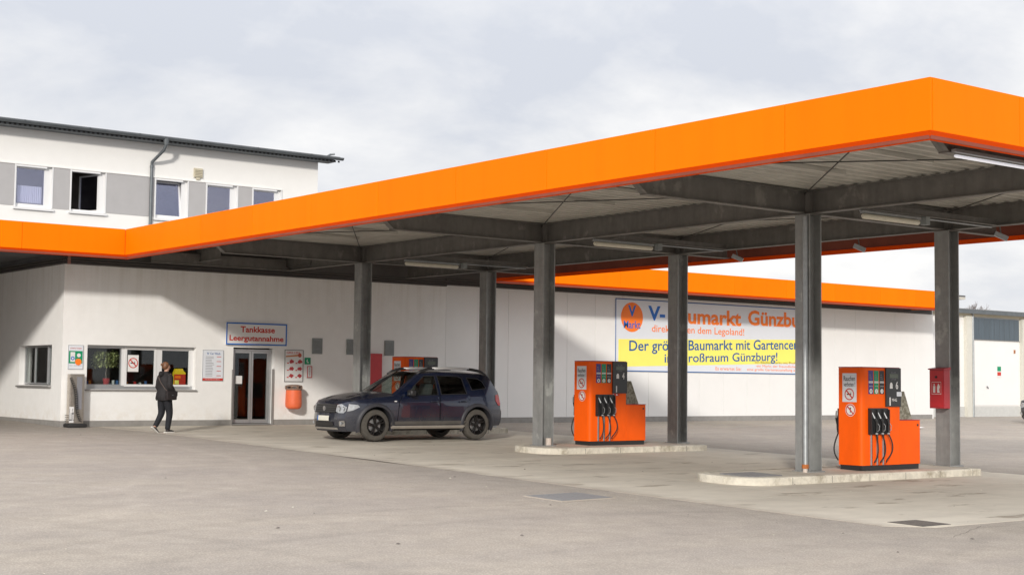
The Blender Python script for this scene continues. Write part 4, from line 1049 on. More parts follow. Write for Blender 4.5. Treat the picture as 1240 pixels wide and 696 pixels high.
# litter
lt = MB().add([(26.2, -6.2, gz(-6)+.02), (26.9, -6.35, gz(-6)+.05), (27.0, -6.0, gz(-6)+.03), (26.6, -5.9, gz(-6)+.10), (26.25, -6.0, gz(-6)+.04)], [(0,1,2,3,4)]).build('litter_sheet', M_PAPER)
props(lt, 'crumpled white paper lying on the asphalt beyond the near pump', 'litter')
lt2 = MB().add([(19.2, -2.7, gz(-2.7)+.01), (19.5, -2.8, gz(-2.7)+.03), (19.55, -2.6, gz(-2.7)+.02)], [(0,1,2)]).build('litter_scrap', M_PAPER)
props(lt2, 'tiny pale paper scrap on the dark asphalt between the pumps and hall', 'litter')

random.seed(21); gm = MB(); gp_ = MB()
for k in range(170):
    x = random.uniform(-13, 14); y = random.uniform(-33, -3); r_ = random.uniform(.008, .028); z = gz(y)+(.012 if x > 1.3 and y > -25 else .004)
    tgt = gm if random.random() < .55 else gp_
    a0 = random.uniform(0, 6.3)
    tgt.add([(x+r_*random.uniform(.5, 1.3)*math.cos(a0+a), y+r_*random.uniform(.5, 1.3)*math.sin(a0+a), z+(.004 if i % 2 else 0)) for i, a in enumerate((0, 1.3, 2.6, 3.7, 5.0))]+[(x, y, z+r_*.5)], [(0,1,5), (1,2,5), (2,3,5), (3,4,5), (4,0,5)])
gm.build('ground_grit', M_DRAIN, kind='stuff', label='small dark stones and leaf bits scattered over the forecourt')
gp_.build('ground_grit', M_KERB, kind='stuff', label='small pale stones scattered over the forecourt')

# ------------------------------------------------------------------ the car
def lerp(x, tab):
    if x <= tab[0][0]: return tab[0][1]
    for (a, p), (b, q_) in zip(tab[:-1], tab[1:]):
        if x <= b:
            t = (x-a)/(b-a); t = t*t*(3-2*t)*.35+t*.65; return p+(q_-p)*t
    return tab[-1][1]
def HW(x, z):
    b = .905
    if x < .80: b -= .31*((.80-x)/.80)**2.3
    if x > 3.7: b -= .15*((x-3.7)/.6)**2
    if z > .74: b -= .028*min(1, (z-.74)/.2)**1.5
    if z > .96: b -= .25*(z-.96)+.26*(z-.96)**2
    if z < .55: b -= .05*((.55-z)/.3)**2
    if .78 < z < .90: b += .008*math.sin((z-.78)/.12*PI)
    return b
X0T = [(.16, .12), (.22, .07), (.34, .015), (.47, 0), (.58, .015), (.69, .03), (.79, .06), (.86, .12), (.90, .2)]
def xf0(z): return lerp(z, X0T)
XRT = [(.25, 4.22), (.4, 4.30), (.62, 4.32), (.72, 4.29), (.95, 4.26), (1.10, 4.22), (1.30, 4.10), (1.50, 3.98), (1.6, 3.93)]
def xr0(z): return lerp(z, XRT)
TT = [(.15, .855), (.3, .885), (.6, .93), (1.0, .97), (1.35, .995)]
def TH(x): return lerp(x, TT)
RT = [(1.9, 1.47), (2.1, 1.50), (2.6, 1.53), (3.3, 1.52), (3.7, 1.495), (4.0, 1.455)]
def RZ(x): return lerp(x, RT)
def inside(p, poly):
    x, y = p; c = False; n = len(poly); j = n-1
    for i in range(n):
        xi, yi = poly[i]; xj, yj = poly[j]
        if (yi > y) != (yj > y) and x < (xj-xi)*(y-yi)/(yj-yi)+xi: c = not c
        j = i
    return c
def densify(poly, d=.05):
    o = []
    for i in range(len(poly)):
        a = Vector(poly[i]); b = Vector(poly[(i+1) % len(poly)]); n = max(1, int((b-a).length/d))
        o += [tuple(a+(b-a)*k/n) for k in range(n)]
    return o
def patch(outer, fn, holes=(), d=.05, thick=0.0):
    loops = [densify(outer, d)]+[densify(h, d) for h in holes]
    pts = []; edges = []
    for lp in loops:
        b = len(pts); pts += lp; edges += [(b+i, b+(i+1) % len(lp)) for i in range(len(lp))]
    xs = [p[0] for p in loops[0]]; ys = [p[1] for p in loops[0]]
    x = min(xs)+d/2
    while x < max(xs):
        y = min(ys)+d/2
        while y < max(ys):
            if inside((x, y), loops[0]) and not any(inside((x, y), h) for h in loops[1:]): pts.append((x, y))
            y += d
        x += d
    v, e_, f, *_ = delaunay_2d_cdt([Vector(p) for p in pts], edges, [], 0, 1e-5)
    fs = []
    for t in f:
        c = (sum(v[i].x for i in t)/3, sum(v[i].y for i in t)/3)
        if inside(c, loops[0]) and not any(inside(c, h) for h in loops[1:]): fs.append(tuple(t))
    return [tuple(fn(p.x, p.y)) for p in v], fs
def arc(cx, cz, r, a0, a1, n=18): return [(cx+r*math.cos(R(a0+(a1-a0)*k/n)), cz+r*math.sin(R(a0+(a1-a0)*k/n))) for k in range(n+1)]

def ex_carpaint(api, cur):
    t = api['t']; dust = zband(api, 1.0, .45)
    n = api['ramp'](vnoise(api, 3, 1, 1, 1, 5, .6), .3, .7, (.35, .35, .35, 1), (.8, .8, .8, 1))
    mm = mmath(api, 'MULTIPLY', dust, n)
    return api['mul'](cur, (.055, .057, .064, 1), mm, 'MIX')
M_CAR = mat('car_paint_navy', (.003, .008, .030), 0.22, 0.2, spec=.6, coat=.9, coords='obj', extra=ex_carpaint)
M_CARB = mat('car_paint_black', (.012, .012, .014), 0.3, 0.2, spec=.6, coat=.8, coords='obj')
M_CLAD = mat('cladding_dusty', (.085, .078, .070), 0.7, var=.12, scale=6, coords='obj')
M_SHUT = mat('shut_gap', (.006, .006, .007), 1.0, spec=0.0)
M_ARCH = mat('arch_dusty_navy', (.035, .035, .042), 0.55, var=.12, scale=6, coords='obj')
M_RAIL = mat('rail_silver', (.60, .60, .60), 0.45, 0.2)
M_GRL = mat('grille_grey', (.10, .10, .10), 0.4, 0.5)
M_SKIRT = mat('skirt_dusty_silver', (.33, .30, .26), 0.6, 0.3, var=.1, scale=6, coords='obj')
M_TYRE = mat('tyre_dusty', (.075, .068, .058), 0.9, var=.2, scale=14, bump=.3, bscale=40, coords='obj')
M_RIM = mat('rim_black', (.03, .028, .027), 0.35, 0.6)
M_CHR = mat('chrome', (.62, .62, .62), 0.22, 0.95)
M_SILV = mat('silver_trim', (.42, .42, .42), 0.4, 0.7)
M_LAMP = mat('headlamp', (.38, .40, .42), 0.3, 0.2, var=.25, scale=22, coat=.6, coords='obj')
M_TAIL = mat('tail_lamp', (.42, .015, .012), 0.25, coat=.6)
M_SEAT = mat('seat_grey', (.07, .07, .075), 0.85)

def make_car(label, paint, loc, rot, scale, group=None, detail=True):
    t = thing('parked_car', label, 'car', loc, rot, scale, group=group)
    def bld(m, name, mt, parent=None, **k):
        return m.build(name, mt, parent or t, world=False, **k)
    def off(o): 
        return lambda sg: (lambda x, z: (x, sg*(HW(x, z)+o), z))
    wheels = (.82, 3.493); zc_ = .36; ra = .405
    # body side silhouette
    low = .30
    lowf = .21
    def edge_front(n=16): return [(xf0(z)+.13, z) for z in [lowf+(.86-lowf)*k/n for k in range(n+1)]]
    top = [(x, TH(x)) for x in (.35, .5, .7, .9, 1.1, 1.28)]
    apil = [(1.28+(2.02-1.28)*k/5, TH(1.28)+(RZ(2.02)-TH(1.28))*k/5) for k in range(1, 6)]
    roof = [(x, RZ(x)) for x in (2.2, 2.5, 2.8, 3.1, 3.4, 3.7, 3.86)]
    rear = [(xr0(z)-.10, z) for z in (1.46, 1.38, 1.3, 1.2, 1.1, 1.0, .9, .8, .7, .6, .5, .4, .32)]
    bottom = []
    for wx in wheels[::-1]:
        a = math.degrees(math.asin((low-zc_)/ra)); a2 = a if wx > 2 else math.degrees(math.asin((lowf-zc_)/ra)); bottom += arc(wx, zc_, ra, a, 180-a2)
    outline = edge_front()+top+apil+roof+rear+bottom
    # windows (x,z)
    wF = [(1.63, 1.015), (2.42, 1.03), (2.40, 1.435), (2.13, 1.425), (1.84, 1.22)]
    wR = [(2.53, 1.035), (3.20, 1.055), (3.13, 1.395), (3.05, 1.425), (2.50, 1.445)]
    wQ = [(3.38, 1.14), (3.76, 1.18), (3.68, 1.33), (3.58, 1.38), (3.30, 1.405)]
    for sg in (-1, 1):
        fn = lambda x, z, sg=sg: (x, sg*HW(x, z), z)
        v, f = patch(outline, fn, [wF, wR, wQ], .06)
        bld(MB().add(v, f), 'body_side', paint, smooth=True)
        # doors: proud skins
        o6 = lambda x, z, sg=sg: (x, sg*(HW(x, z)+.007), z)
        dF = [(1.36, .50), (1.34, .36), (2.44, .36), (2.455, 1.01), (1.50, .995), (1.40, .85)]
        dR = [(2.475, .36), (2.98, .36), (3.10, .60), (3.22, .76), (3.29, .90), (3.29, 1.035), (2.48, 1.012)]
        for nm, d_, hx in (('front_door', dF, 2.30), ('rear_door', dR, 3.08)):
            v, f = patch(d_, o6, (), .07); do = bld(MB().add(v, f), nm, paint, smooth=True)
            # thin dark shut line round the door
            dd = densify(d_, .06); c = Vector((sum(p[0] for p in dd)/len(dd), sum(p[1] for p in dd)/len(dd)))
            m = MB(); vs_ = []
            for p in dd:
                qd = (Vector(p)-c).normalized()
                for o_, q_ in ((-.002, .009), (.0065, 0)): x, z = p[0]+qd.x*q_, p[1]+qd.y*q_; vs_.append((x, sg*(HW(x, z)+.003+(o_ if q_ == 0 else 0)), z))
            n = len(dd); m.add(vs_, [(2*i, 2*i+1, 2*((i+1) % n)+1, 2*((i+1) % n)) for i in range(n)]); bld(m, 'shut_line', M_SHUT, do)
            bld(MB().tube([(hx-.10, sg*(HW(hx, .86)+.015), .865), (hx-.08, sg*(HW(hx, .86)+.035), .87), (hx+.08, sg*(HW(hx, .86)+.035), .875), (hx+.10, sg*(HW(hx, .86)+.015), .875)], .016, 8), 'handle', paint, do, smooth=True)
        # black window surround + glass
        def ring(lp, grow, o_, nm, mt):
            c = Vector((sum(p[0] for p in lp)/len(lp), sum(p[1] for p in lp)/len(lp)))
            out = [tuple(Vector(p)+(Vector(p)-c).normalized()*grow) for p in lp]
            v, f = patch(out, lambda x, z: (x, sg*(HW(x, z)+o_), z), [lp], .07); return bld(MB().add(v, f), nm, mt, smooth=True)
        for lp, gm in ((wF, M_CGLASS), (wR, M_CGLASSD), (wQ, M_CGLASSD)):
            r_ = ring(lp, .028, .004, 'window_surround', M_BLACK)
            v, f = patch(lp, lambda x, z: (x, sg*(HW(x, z)-.012), z), (), .08); bld(MB().add(v, f), 'side_window', gm, r_, smooth=True)
        # sills and arch flares
        v, f = patch([(1.20, .265), (3.10, .265), (3.14, .32), (3.10, .335), (1.22, .335), (1.17, .31)], lambda x, z: (x, sg*(HW(x, z)+.022+.02*math.sin((z-.245)/.12*PI)), z), (), .04)
        bld(MB().add(v, f), 'side_sill', M_SKIRT, smooth=True)
        v, f = patch([(1.18, .355), (3.12, .355), (3.18, .43), (3.12, .44), (1.28, .43), (1.2, .42)], lambda x, z: (x, sg*(HW(x, z)+.014), z), (), .05)
        bld(MB().add(v, f), 'sill_cladding', M_CLAD, smooth=True)
        for wx in wheels:
            m = MB(); n = 30; vs_ = []
            for k in range(n+1):
                a = R(-22+224*k/n)
                for rr, o_ in ((ra-.012, -.12), (ra-.012, .030), (ra+.022, .036), (ra+.062, .012), (ra+.066, -.004)):
                    x = wx+rr*math.cos(a); z = zc_+rr*math.sin(a); vs_.append((x, sg*(HW(min(max(x, .14), 4.2), z)+o_), z))
            for k in range(n):
                for j in range(4): m.add([], []); m.f.append((k*5+j, k*5+j+1, (k+1)*5+j+1, (k+1)*5+j)); m.m.append(0)
            m.v = vs_; bld(m, 'wheel_arch', M_ARCH, smooth=60)
        # rails, mirrors, lamps
        rp = [(2.02, 1.545), (2.2, 1.60), (2.35, 1.615)]
        def RP(x, z): return (x, sg*(HW(x, RZ(x))-.03), z)
        bld(MB().tube([RP(x, z) for x, z in ((1.98, 1.485), (2.10, 1.545), (2.30, 1.605), (2.45, 1.612))], [.025, .035, .034, .030], 8), 'roof_rail_foot', M_BLACK, smooth=True)
        bld(MB().tube([RP(x, z) for x, z in ((3.35, 1.612), (3.5, 1.60), (3.72, 1.565), (3.88, 1.49))], [.030, .034, .034, .02], 8), 'roof_rail_foot', M_BLACK, smooth=True)
        rl = bld(MB().tube([RP(x, z) for x, z in ((2.40, 1.615), (2.7, 1.622), (3.1, 1.622), (3.40, 1.615))], [.030, .030, .030, .030], 8), 'roof_rail', M_RAIL, smooth=True)
        mi = bld(MB().box(-.07, .07, -.10, .10, -.07, .07, bev=.04).xf(Matrix.Translation((1.66, sg*(HW(1.6, 1.05)+.13), 1.06))), 'door_mirror', M_BLACK, smooth=True)
        bld(MB().tube([(1.62, sg*(HW(1.6, 1.0)-.01), 1.01), (1.66, sg*(HW(1.6, 1.0)+.09), 1.03)], .022, 6), 'mirror_arm', M_BLACK, mi)
        bld(MB().box(1.27, 1.33, sg*.905-.005, sg*.905+.006, .86, .885, bev=.004), 'side_repeater', M_PAPER)
        # headlamp wraps the corner
        def XF(y, z):
            e_ = xf0(z)+.13; ym = HW(e_, z); s_ = min(1, abs(y)/ym); return e_-.13+.13*s_**4
        hl = [(.47, .645), (.56, .61), (.68, .61), (.735, .66), (.735, .74), (.60, .805), (.48, .79)]
        v, f = patch(hl, lambda y, z: (XF(y, z)-.014, sg*y, z), (), .05)
        hd_ = bld(MB().add(v, f), 'headlight', M_LAMP, smooth=True)
        # side return of the headlamp
        hs = [(XF(.735, .70)+.01, .645), (.28, .67), (.42, .745), (.38, .79), (.20, .81), (XF(.735, .78)+.01, .785)]
        v, f = patch(hs, lambda x, z: (x, sg*(HW(x, z)+.012), z), (), .05); bld(MB().add(v, f), 'lens_return', M_LAMP, hd_, smooth=True)
        for cy, cz, r_ in ((.56, .705, .062), (.67, .705, .05)):
            v = MB().lathe([(r_, -.018), (r_*.8, -.02), (r_*.4, -.006), (0, -.004)], (XF(cy, cz), sg*cy, cz), 'x', 16); bld(v, 'reflector', M_CHR, hd_, smooth=True)
        fg = [(.57, .32), (.70, .32), (.735, .40), (.71, .45), (.58, .43)]
        v, f = patch(fg, lambda y, z: (XF(y, z)-.014, sg*y, z), (), .05); fo = bld(MB().add(v, f), 'fog_lamp', M_CHR, smooth=True)
        v = MB().lathe([(.036, -.026), (.03, -.028), (0, -.024)], (XF(.63, .385), sg*.63, .385), 'x', 14); bld(v, 'lens', M_LAMP, fo, smooth=True)
        # tail lamp
        tl = [(4.03, 1.02), (4.135, 1.04), (4.175, .90), (4.175, .78), (4.10, .78), (4.02, .89)]
        v, f = patch(tl, lambda x, z: (x, sg*(HW(x, z)+.010), z), (), .05); bld(MB().add(v, f), 'tail_light', M_TAIL, smooth=True)
        v, f = patch([(.56, .86), (.78, .86), (.78, 1.12), (.66, 1.12)], lambda y, z: (xr0(z)-.10*min(1, y/HW(xr0(z)-.1, z))**4+.012, sg*min(y, HW(xr0(z)-.1, z)), z), (), .06); bld(MB().add(v, f), 'tail_light', M_TAIL, smooth=True)
    def grid(fn, nu, nv, name, mt, parent=None, u0=-1., u1=1., v0=0., v1=1.):
        vs_ = [fn(u0+(u1-u0)*i/nu, v0+(v1-v0)*j/nv) for j in range(nv+1) for i in range(nu+1)]
        return bld(MB().add(vs_, [(j*(nu+1)+i, j*(nu+1)+i+1, (j+1)*(nu+1)+i+1, (j+1)*(nu+1)+i) for j in range(nv) for i in range(nu)]), name, mt, parent, smooth=True)
    # front face
    def FF(o=0.0, z0=.21, z1=.86):
        def g(s, tq):
            z = z0+(z1-z0)*tq; e_ = xf0(z)+.13; return (e_-.13+.13*abs(s)**4-o, s*HW(e_, z), z)
        return g
    grid(FF(), 24, 16, 'front_bumper', paint)
    grid(FF(.012, .205, .31), 24, 5, 'bumper_cladding', M_ARCH)
    def FY(y0, y1, z0, z1, o, name, mt, parent=None, n=10):
        def g(u, tq):
            z = z0+(z1-z0)*tq; y = y0+(y1-y0)*u; e_ = xf0(z)+.13; s_ = y/HW(e_, z); return (e_-.13+.13*abs(s_)**4-o, y, z)
        return grid(g, n, 5, name, mt, parent, 0, 1)
    gr = FY(-.47, .47, .61, .80, .016, 'grille', M_BLACK)
    for z in (.64, .685, .73, .775): FY(-.45, .45, z, z+.014, .024, 'grille_bar', M_GRL, gr)
    em = bld(MB().prism([(-.06, .735), (-.02, .755), (.02, .755), (.06, .735), (.055, .675), (0, .64), (-.055, .675)], xf0(.70)-.034, xf0(.70)-.018, 'x'), 'emblem', M_CHR, gr)
    # a simple two-part shield mark on the grille
    FY(-.40, .40, .315, .415, .022, 'lower_intake', M_BLACK)
    FY(-.52, .52, .245, .29, .030, 'skid_plate', M_CHR)
    npl = FY(-.26, .26, .435, .545, .030, 'number_plate', mat('plate_white', (.70, .69, .60), .5)); FY(.225, .26, .437, .543, .033, 'euro_band', M_BLUE, npl, 2)
    m = MB()
    # hood and roof
    def hood(s, tq):
        x = .25+(1.28-.25)*tq; xx = x if tq > 0 else x
        return (x-.05*(1-abs(s)**2)*(1-tq)-.10*tq*(1-s*s)*1.5, s*(HW(x, TH(x))+.002), TH(x)+.10*(1-abs(s)**2.6)*min(1, .35+tq*1.3)+.012*math.exp(-((abs(s)-.72)/.1)**2)*(tq > .05))
    grid(hood, 26, 16, 'bonnet', paint)
    grid(lambda s, tq: ((xf0(.86)+.13*abs(s)**4)*(1-tq)+hood(s, 0)[0]*tq, s*HW(.25, .88), .86*(1-tq)+hood(s, 0)[2]*tq), 24, 4, 'bonnet_lip', paint)
    def roofp(s, tq):
        xa = 2.02-.10*(1-s*s); xb = 3.88+.05*(1-s*s); x = xa+(xb-xa)*tq; xq = max(2.02, min(3.86, x)); return (x, s*HW(xq, RZ(xq)), RZ(xq)+.06*(1-s*s))
    grid(roofp, 20, 16, 'roof', paint)
    def ws(s, tq):
        xa = 1.28+.74*tq; za = TH(1.28)+(RZ(2.02)-TH(1.28))*tq; return (xa-(.22-.12*tq)*(1-s*s), s*(HW(xa, za)-.045+.04*tq), za+.06*tq*(1-s*s)+.04*(1-tq)*(1-s*s)+.015*(1-tq))
    wsg = grid(ws, 20, 10, 'windscreen', M_CGLASS)
    for sg in (-1, 1):
        vs_ = []
        for k in range(11):
            tq = k/10; a = ws(sg*1.0, tq); b = ws(sg*.93, tq); xa = 1.28+.74*tq; za = TH(1.28)+(RZ(2.02)-TH(1.28))*tq; vs_ += [(xa, sg*(HW(xa, za)+.001), za), (b[0]-.004, b[1], b[2]+.004)]
        bld(MB().add(vs_, [(2*k, 2*k+1, 2*k+3, 2*k+2) for k in range(10)]), 'windscreen_pillar', paint, smooth=True)
    grid(lambda s, tq: ws(s, tq*.05)[:2]+(ws(s, tq*.05)[2]+.004,), 20, 2, 'cowl', M_BLACK)
    for sg in (-.4, .45): bld(MB().tube([Vector(ws(sg, .01))+Vector((-.01, 0, .02)), Vector(ws(sg+.5, .10))+Vector((-.012, 0, .02))], .008, 5), 'wiper', M_BLACK)
    # rear
    def RF(s, tq):
        z = .32+(1.46-.32)*tq; e_ = xr0(z)-.10; return (e_+.10*(1-abs(s)**4), s*HW(e_, z), z)
    grid(RF, 20, 20, 'tailgate', paint)
    grid(lambda s, tq: (RF(s, tq)[0]*(1-0)+.01, RF(s, tq)[1], RF(s, tq)[2]), 20, 6, 'rear_bumper', M_CLAD, None, -1, 1, 0, .30)
    grid(lambda s, tq: (RF(s*.85, tq)[0]+.012, RF(s*.85, tq)[1], RF(s*.85, tq)[2]), 14, 6, 'rear_window', M_CGLASSD, None, -1, 1, .70, .96)
    grid(lambda s, tq: (3.80+.10*(1-s*s)+.17*tq, s*.60, RZ(3.85)+.06*(1-s*s)+.012-.02*tq), 10, 3, 'roof_spoiler', paint)
    # underbody and interior
    bld(MB().box(.35, 4.1, -.62, .62, .22, .46), 'underbody', M_BLACK)
    bld(MB().box(1.25, 3.95, -.80, .80, .40, .47), 'cabin_floor', M_DARK)
    bld(MB().box(1.2, 1.62, -.76, .76, .75, 1.00, bev=.05), 'dashboard', M_BLACK)
    sts = ((2.05, -.38), (2.05, .38), (2.95, -.40), (2.95, .40))
    for x, y in sts:
        s1 = bld(MB().box(x-.25, x+.25, y-.24, y+.24, .60, .74, bev=.05), 'seat', M_SEAT, smooth=40)
        bld(MB().box(-.06, .06, -.23, .23, 0, .58, bev=.05).xf(Matrix.Translation((x+.24, y, .70)) @ Matrix.Rotation(R(14), 4, 'Y')), 'backrest', M_SEAT, s1, smooth=40)
        bld(MB().box(-.04, .04, -.12, .12, 0, .18, bev=.04).xf(Matrix.Translation((x+.385, y, 1.28)) @ Matrix.Rotation(R(14), 4, 'Y')), 'headrest', M_SEAT, s1, smooth=40)
    bld(MB().tube([(1.74+.06*math.sin(a), -.38+.18*math.cos(a), 1.02+.17*math.sin(a)) for a in [2*PI*k/20 for k in range(21)]], .014, 6), 'steering_wheel', M_BLACK, smooth=True)
    # wheels
    rt = .345
    for wx in wheels:
        for sg in (-1, 1):
            yo = sg*.885; wd = .215
            prof = [(.235, -wd/2), (.30, -wd/2-.004), (.33, -wd/2+.01), (rt, -wd/2+.04), (rt, wd/2-.04), (.33, wd/2-.01), (.30, wd/2+.004), (.235, wd/2)]
            cy = yo-sg*wd/2
            w_ = bld(MB().lathe(prof, (wx, cy, rt), 'y', 40), 'wheel', M_TYRE, smooth=35)
            rim = MB().lathe([(.235, -wd/2*sg*1.0), (.238, sg*wd/2*.98), (.222, sg*wd/2*.98), (.214, sg*wd/2*.5), (.205, -sg*.02), (0, -sg*.02)], (wx, cy, rt), 'y', 36)
            bld(rim, 'rim', M_RIM, w_, smooth=35)
            sp = MB()
            for k in range(5):
                a0 = R(90+72*k+9)
                for da in (-.17, .17):
                    def PP(rad, a, hh): return Vector((wx+rad*math.cos(a), cy+sg*hh, rt+rad*math.sin(a)))
                    a1 = a0+da*.35; a2 = a0+da; h0, h1 = wd/2-.035, wd/2-.012
                    sp.add([PP(.04, a1-.35, h0), PP(.04, a1+.35, h0), PP(.222, a2+.055, h1), PP(.222, a2-.055, h1), PP(.04, a1-.35, h0-.04), PP(.04, a1+.35, h0-.04), PP(.222, a2+.055, h1-.035), PP(.222, a2-.055, h1-.035)],
                           [(0,1,2,3), (4,7,6,5), (0,3,7,4), (1,5,6,2), (0,4,5,1), (3,2,6,7)])
            bld(sp, 'spoke', M_RIM, w_); 
            bld(MB().lathe([(.055, wd/2*sg-.045*sg), (.05, (wd/2-.02)*sg), (.03, (wd/2-.012)*sg), (0, (wd/2-.012)*sg)], (wx, cy, rt), 'y', 20), 'hub_cap', M_RIM, w_, smooth=40)
            bld(MB().lathe([(.15, 0), (.15, .02*sg), (0, .02*sg)], (wx, cy, rt), 'y', 24), 'brake_disc', M_SILV, w_)
            # dark wheel well
            vs_ = []; n = 16
            for k in range(n+1):
                a = PI*k/n
                for yy in (.50, .80): vs_.append((wx+(ra+.01)*math.cos(a), sg*yy, zc_+(ra+.01)*math.sin(a)))
            bld(MB().add(vs_, [(2*k, 2*k+1, 2*k+3, 2*k+2) for k in range(n)]), 'wheel_well', M_BLACK)
            bld(MB().add([(wx+(ra+.01)*math.cos(PI*k/n), sg*.5, zc_+(ra+.01)*math.sin(PI*k/n)) for k in range(n+1)], [tuple(range(n+1))]), 'well_back', M_BLACK)
    return t
CY = -6.854
car = make_car('dusty dark navy blue compact SUV parked between the shop and middle island', M_CAR, (3.70, CY, gz(CY)+.012), -.0393, 1.05)
car2 = make_car('dark car at the right edge of the picture, only its nose showing', M_CARB, (36.25, -4.4, gz(-4.4)), -.04, 1.0)

# ------------------------------------------------------------------ the person
def skin(name, joints, bones, mt, parent, sub=2, root=0):
    me = bpy.data.meshes.new(name); me.from_pydata([j[0] for j in joints], bones, [])
    o = bpy.data.objects.new(name, me); COL.objects.link(o)
    md = o.modifiers.new('s', 'SKIN'); md.use_smooth_shade = True
    if not me.skin_vertices: pass
    for i, j in enumerate(joints):
        r_ = j[1]; me.skin_vertices[0].data[i].radius = r_ if isinstance(r_, tuple) else (r_, r_)
        me.skin_vertices[0].data[i].use_root = (i == root)
    sb = o.modifiers.new('u', 'SUBSURF'); sb.levels = sub; sb.render_levels = sub
    bpy.context.view_layer.update()
    dg = bpy.context.evaluated_depsgraph_get(); ev = o.evaluated_get(dg); me2 = bpy.data.meshes.new_from_object(ev)
    bpy.data.objects.remove(o); bpy.data.meshes.remove(me)
    me2.name = name; me2.materials.clear(); me2.materials.append(mt)
    for p in me2.polygons: p.use_smooth = True
    o = bpy.data.objects.new(name, me2); COL.objects.link(o); o.parent = parent; W[o] = wm(parent); return o
M_SKIN = mat('skin', (.48, .27, .19), .55)
M_JACK = mat('jacket_black', (.013, .011, .012), .8, var=.35, scale=9, bump=.6, bscale=22, coords='obj')
M_TROU = mat('trousers_dark', (.009, .010, .014), .85, var=.3, scale=9, bump=.4, bscale=25, coords='obj')
M_HAIR = mat('hair_auburn', (.10, .04, .018), .5, col2=(.22, .10, .045), scale=30, stretch=(1, 1, .3), coords='obj')
M_BAG = mat('bag_leather', (.018, .014, .015), .45)
M_SOLE = mat('sole_white', (.6, .58, .54), .6)
per = thing('person', 'woman in dark hooded jacket and trousers with shoulder bag walking to the till window', 'person', (1.46, -3.02, gz(-3.02)), R(14), 1.0)
# local: x = facing direction, y = left, z = up
J = [((0, 0, .92), (.13, .16)), ((0, 0, 1.05), (.115, .145)), ((.01, 0, 1.22), (.115, .155)), ((.01, 0, 1.36), (.09, .14)), ((.02, 0, 1.45), (.052, .052)), ((.035, 0, 1.52), (.055, .052)), ((.045, 0, 1.60), (.088, .074)), ((.045, 0, 1.68), (.066, .056)),
     # arms
     ((0, .18, 1.36), .055), ((-.02, .225, 1.12), .045), ((.10, .22, .93), .034), ((.15, .20, .86), (.034, .018)),
     ((0, -.18, 1.36), .055), ((-.05, -.235, 1.12), .045), ((.10, -.22, .98), .034), ((.17, -.18, .95), (.034, .018)),
     # legs: left back, right front
     ((-.01, .095, .86), .088), ((.0, .10, .48), .058), ((-.20, .10, .16), .040), ((-.18, .10, .105), .035),
     ((.01, -.095, .86), .088), ((.08, -.095, .48), .058), ((.03, -.09, .10), .040), ((.05, -.09, .05), .035)]
BN = [(0,1),(1,2),(2,3),(3,4),(4,5),(5,6),(6,7),(3,8),(8,9),(9,10),(10,11),(3,12),(12,13),(13,14),(14,15),(0,16),(16,17),(17,18),(18,19),(0,20),(20,21),(21,22),(22,23)]
# fingers as short chains from each palm
for pi, sg in ((11, 1), (15, -1)):
    px, py, pz = J[pi][0]; base = len(J)
    for k, (dy, ln) in enumerate(((-.024, .065), (-.008, .075), (.008, .07), (.022, .055))):
        b = len(J); J.append(((px+.025, py+dy*sg, pz-.035), .0095)); J.append(((px+.035, py+dy*sg*1.1, pz-.035-ln*.5), .009)); J.append(((px+.022, py+dy*sg*1.1, pz-.035-ln), .007))
        BN += [(pi, b), (b, b+1), (b+1, b+2)]
    b = len(J); J.append(((px+.04, py-.02*sg, pz-.005), .010)); J.append(((px+.062, py-.03*sg, pz-.035), .008)); BN += [(pi, b), (b, b+1)]
body = skin('body', J, BN, M_SKIN, per)
# jacket: torso, sleeves
JJ = [((-.005, 0, .80), (.175, .215)), ((-.01, 0, .92), (.180, .215)), ((-.005, 0, 1.06), (.150, .185)), ((.0, 0, 1.22), (.15, .19)), ((.0, 0, 1.36), (.125, .17)), ((.015, 0, 1.45), (.085, .10)),
      ((0, .185, 1.355), .085), ((-.02, .24, 1.12), .070), ((.09, .23, .95), .052), ((.11, .225, .92), .046),
      ((0, -.185, 1.355), .085), ((-.05, -.25, 1.12), .070), ((.09, -.23, .99), .052), ((.12, -.215, .975), .046)]
def loft(m, rings, n=20):
    # rings: (z, cx, rx, ry)
    random.seed(2); vs_ = []
    for z, cx, rx, ry in rings:
        for k in range(n):
            a = 2*PI*k/n; f = 1+.035*math.sin(5*a+z*17)+.02*math.sin(3*a-z*31)
            vs_.append((cx+rx*1.08*f*math.cos(a), ry*1.06*f*math.sin(a), z+.008*math.sin(4*a+2)))
    fs = [(i*n+k, i*n+(k+1) % n, (i+1)*n+(k+1) % n, (i+1)*n+k) for i in range(len(rings)-1) for k in range(n)]
    return m.add(vs_, fs+[tuple(range(n))[::-1], tuple(range((len(rings)-1)*n, len(rings)*n))])
mj = loft(MB(), [(.80, -.01, .125, .165), (.79, -.01, .165, .20), (.84, -.012, .178, .215), (.90, -.014, .178, .21), (.96, -.012, .168, .20), (1.03, -.008, .150, .185), (1.10, -.004, .142, .182), (1.18, 0, .142, .19), (1.26, 0, .14, .20), (1.33, 0, .128, .195), (1.38, .002, .11, .17), (1.42, .006, .092, .13), (1.46, .012, .078, .09), (1.49, .016, .070, .075)])
for sg, pts in ((1, JJ[6:10]), (-1, JJ[10:14])):
    P0 = Vector((0, sg*.12, 1.37)); pp = [P0]+[Vector(p[0]) for p in pts]
    path = []; rr = [.07, .082, .072, .056, .052]
    q_ = []; r2 = []
    for i in range(len(pp)-1):
        for k in range(4): q_.append(pp[i].lerp(pp[i+1], k/4)); r2.append((rr[i]+(rr[i+1]-rr[i])*k/4)*(1+.05*math.sin(len(q_)*2.1)))
    q_.append(pp[-1]); r2.append(rr[-1]); mj.tube(q_, r2, 12)
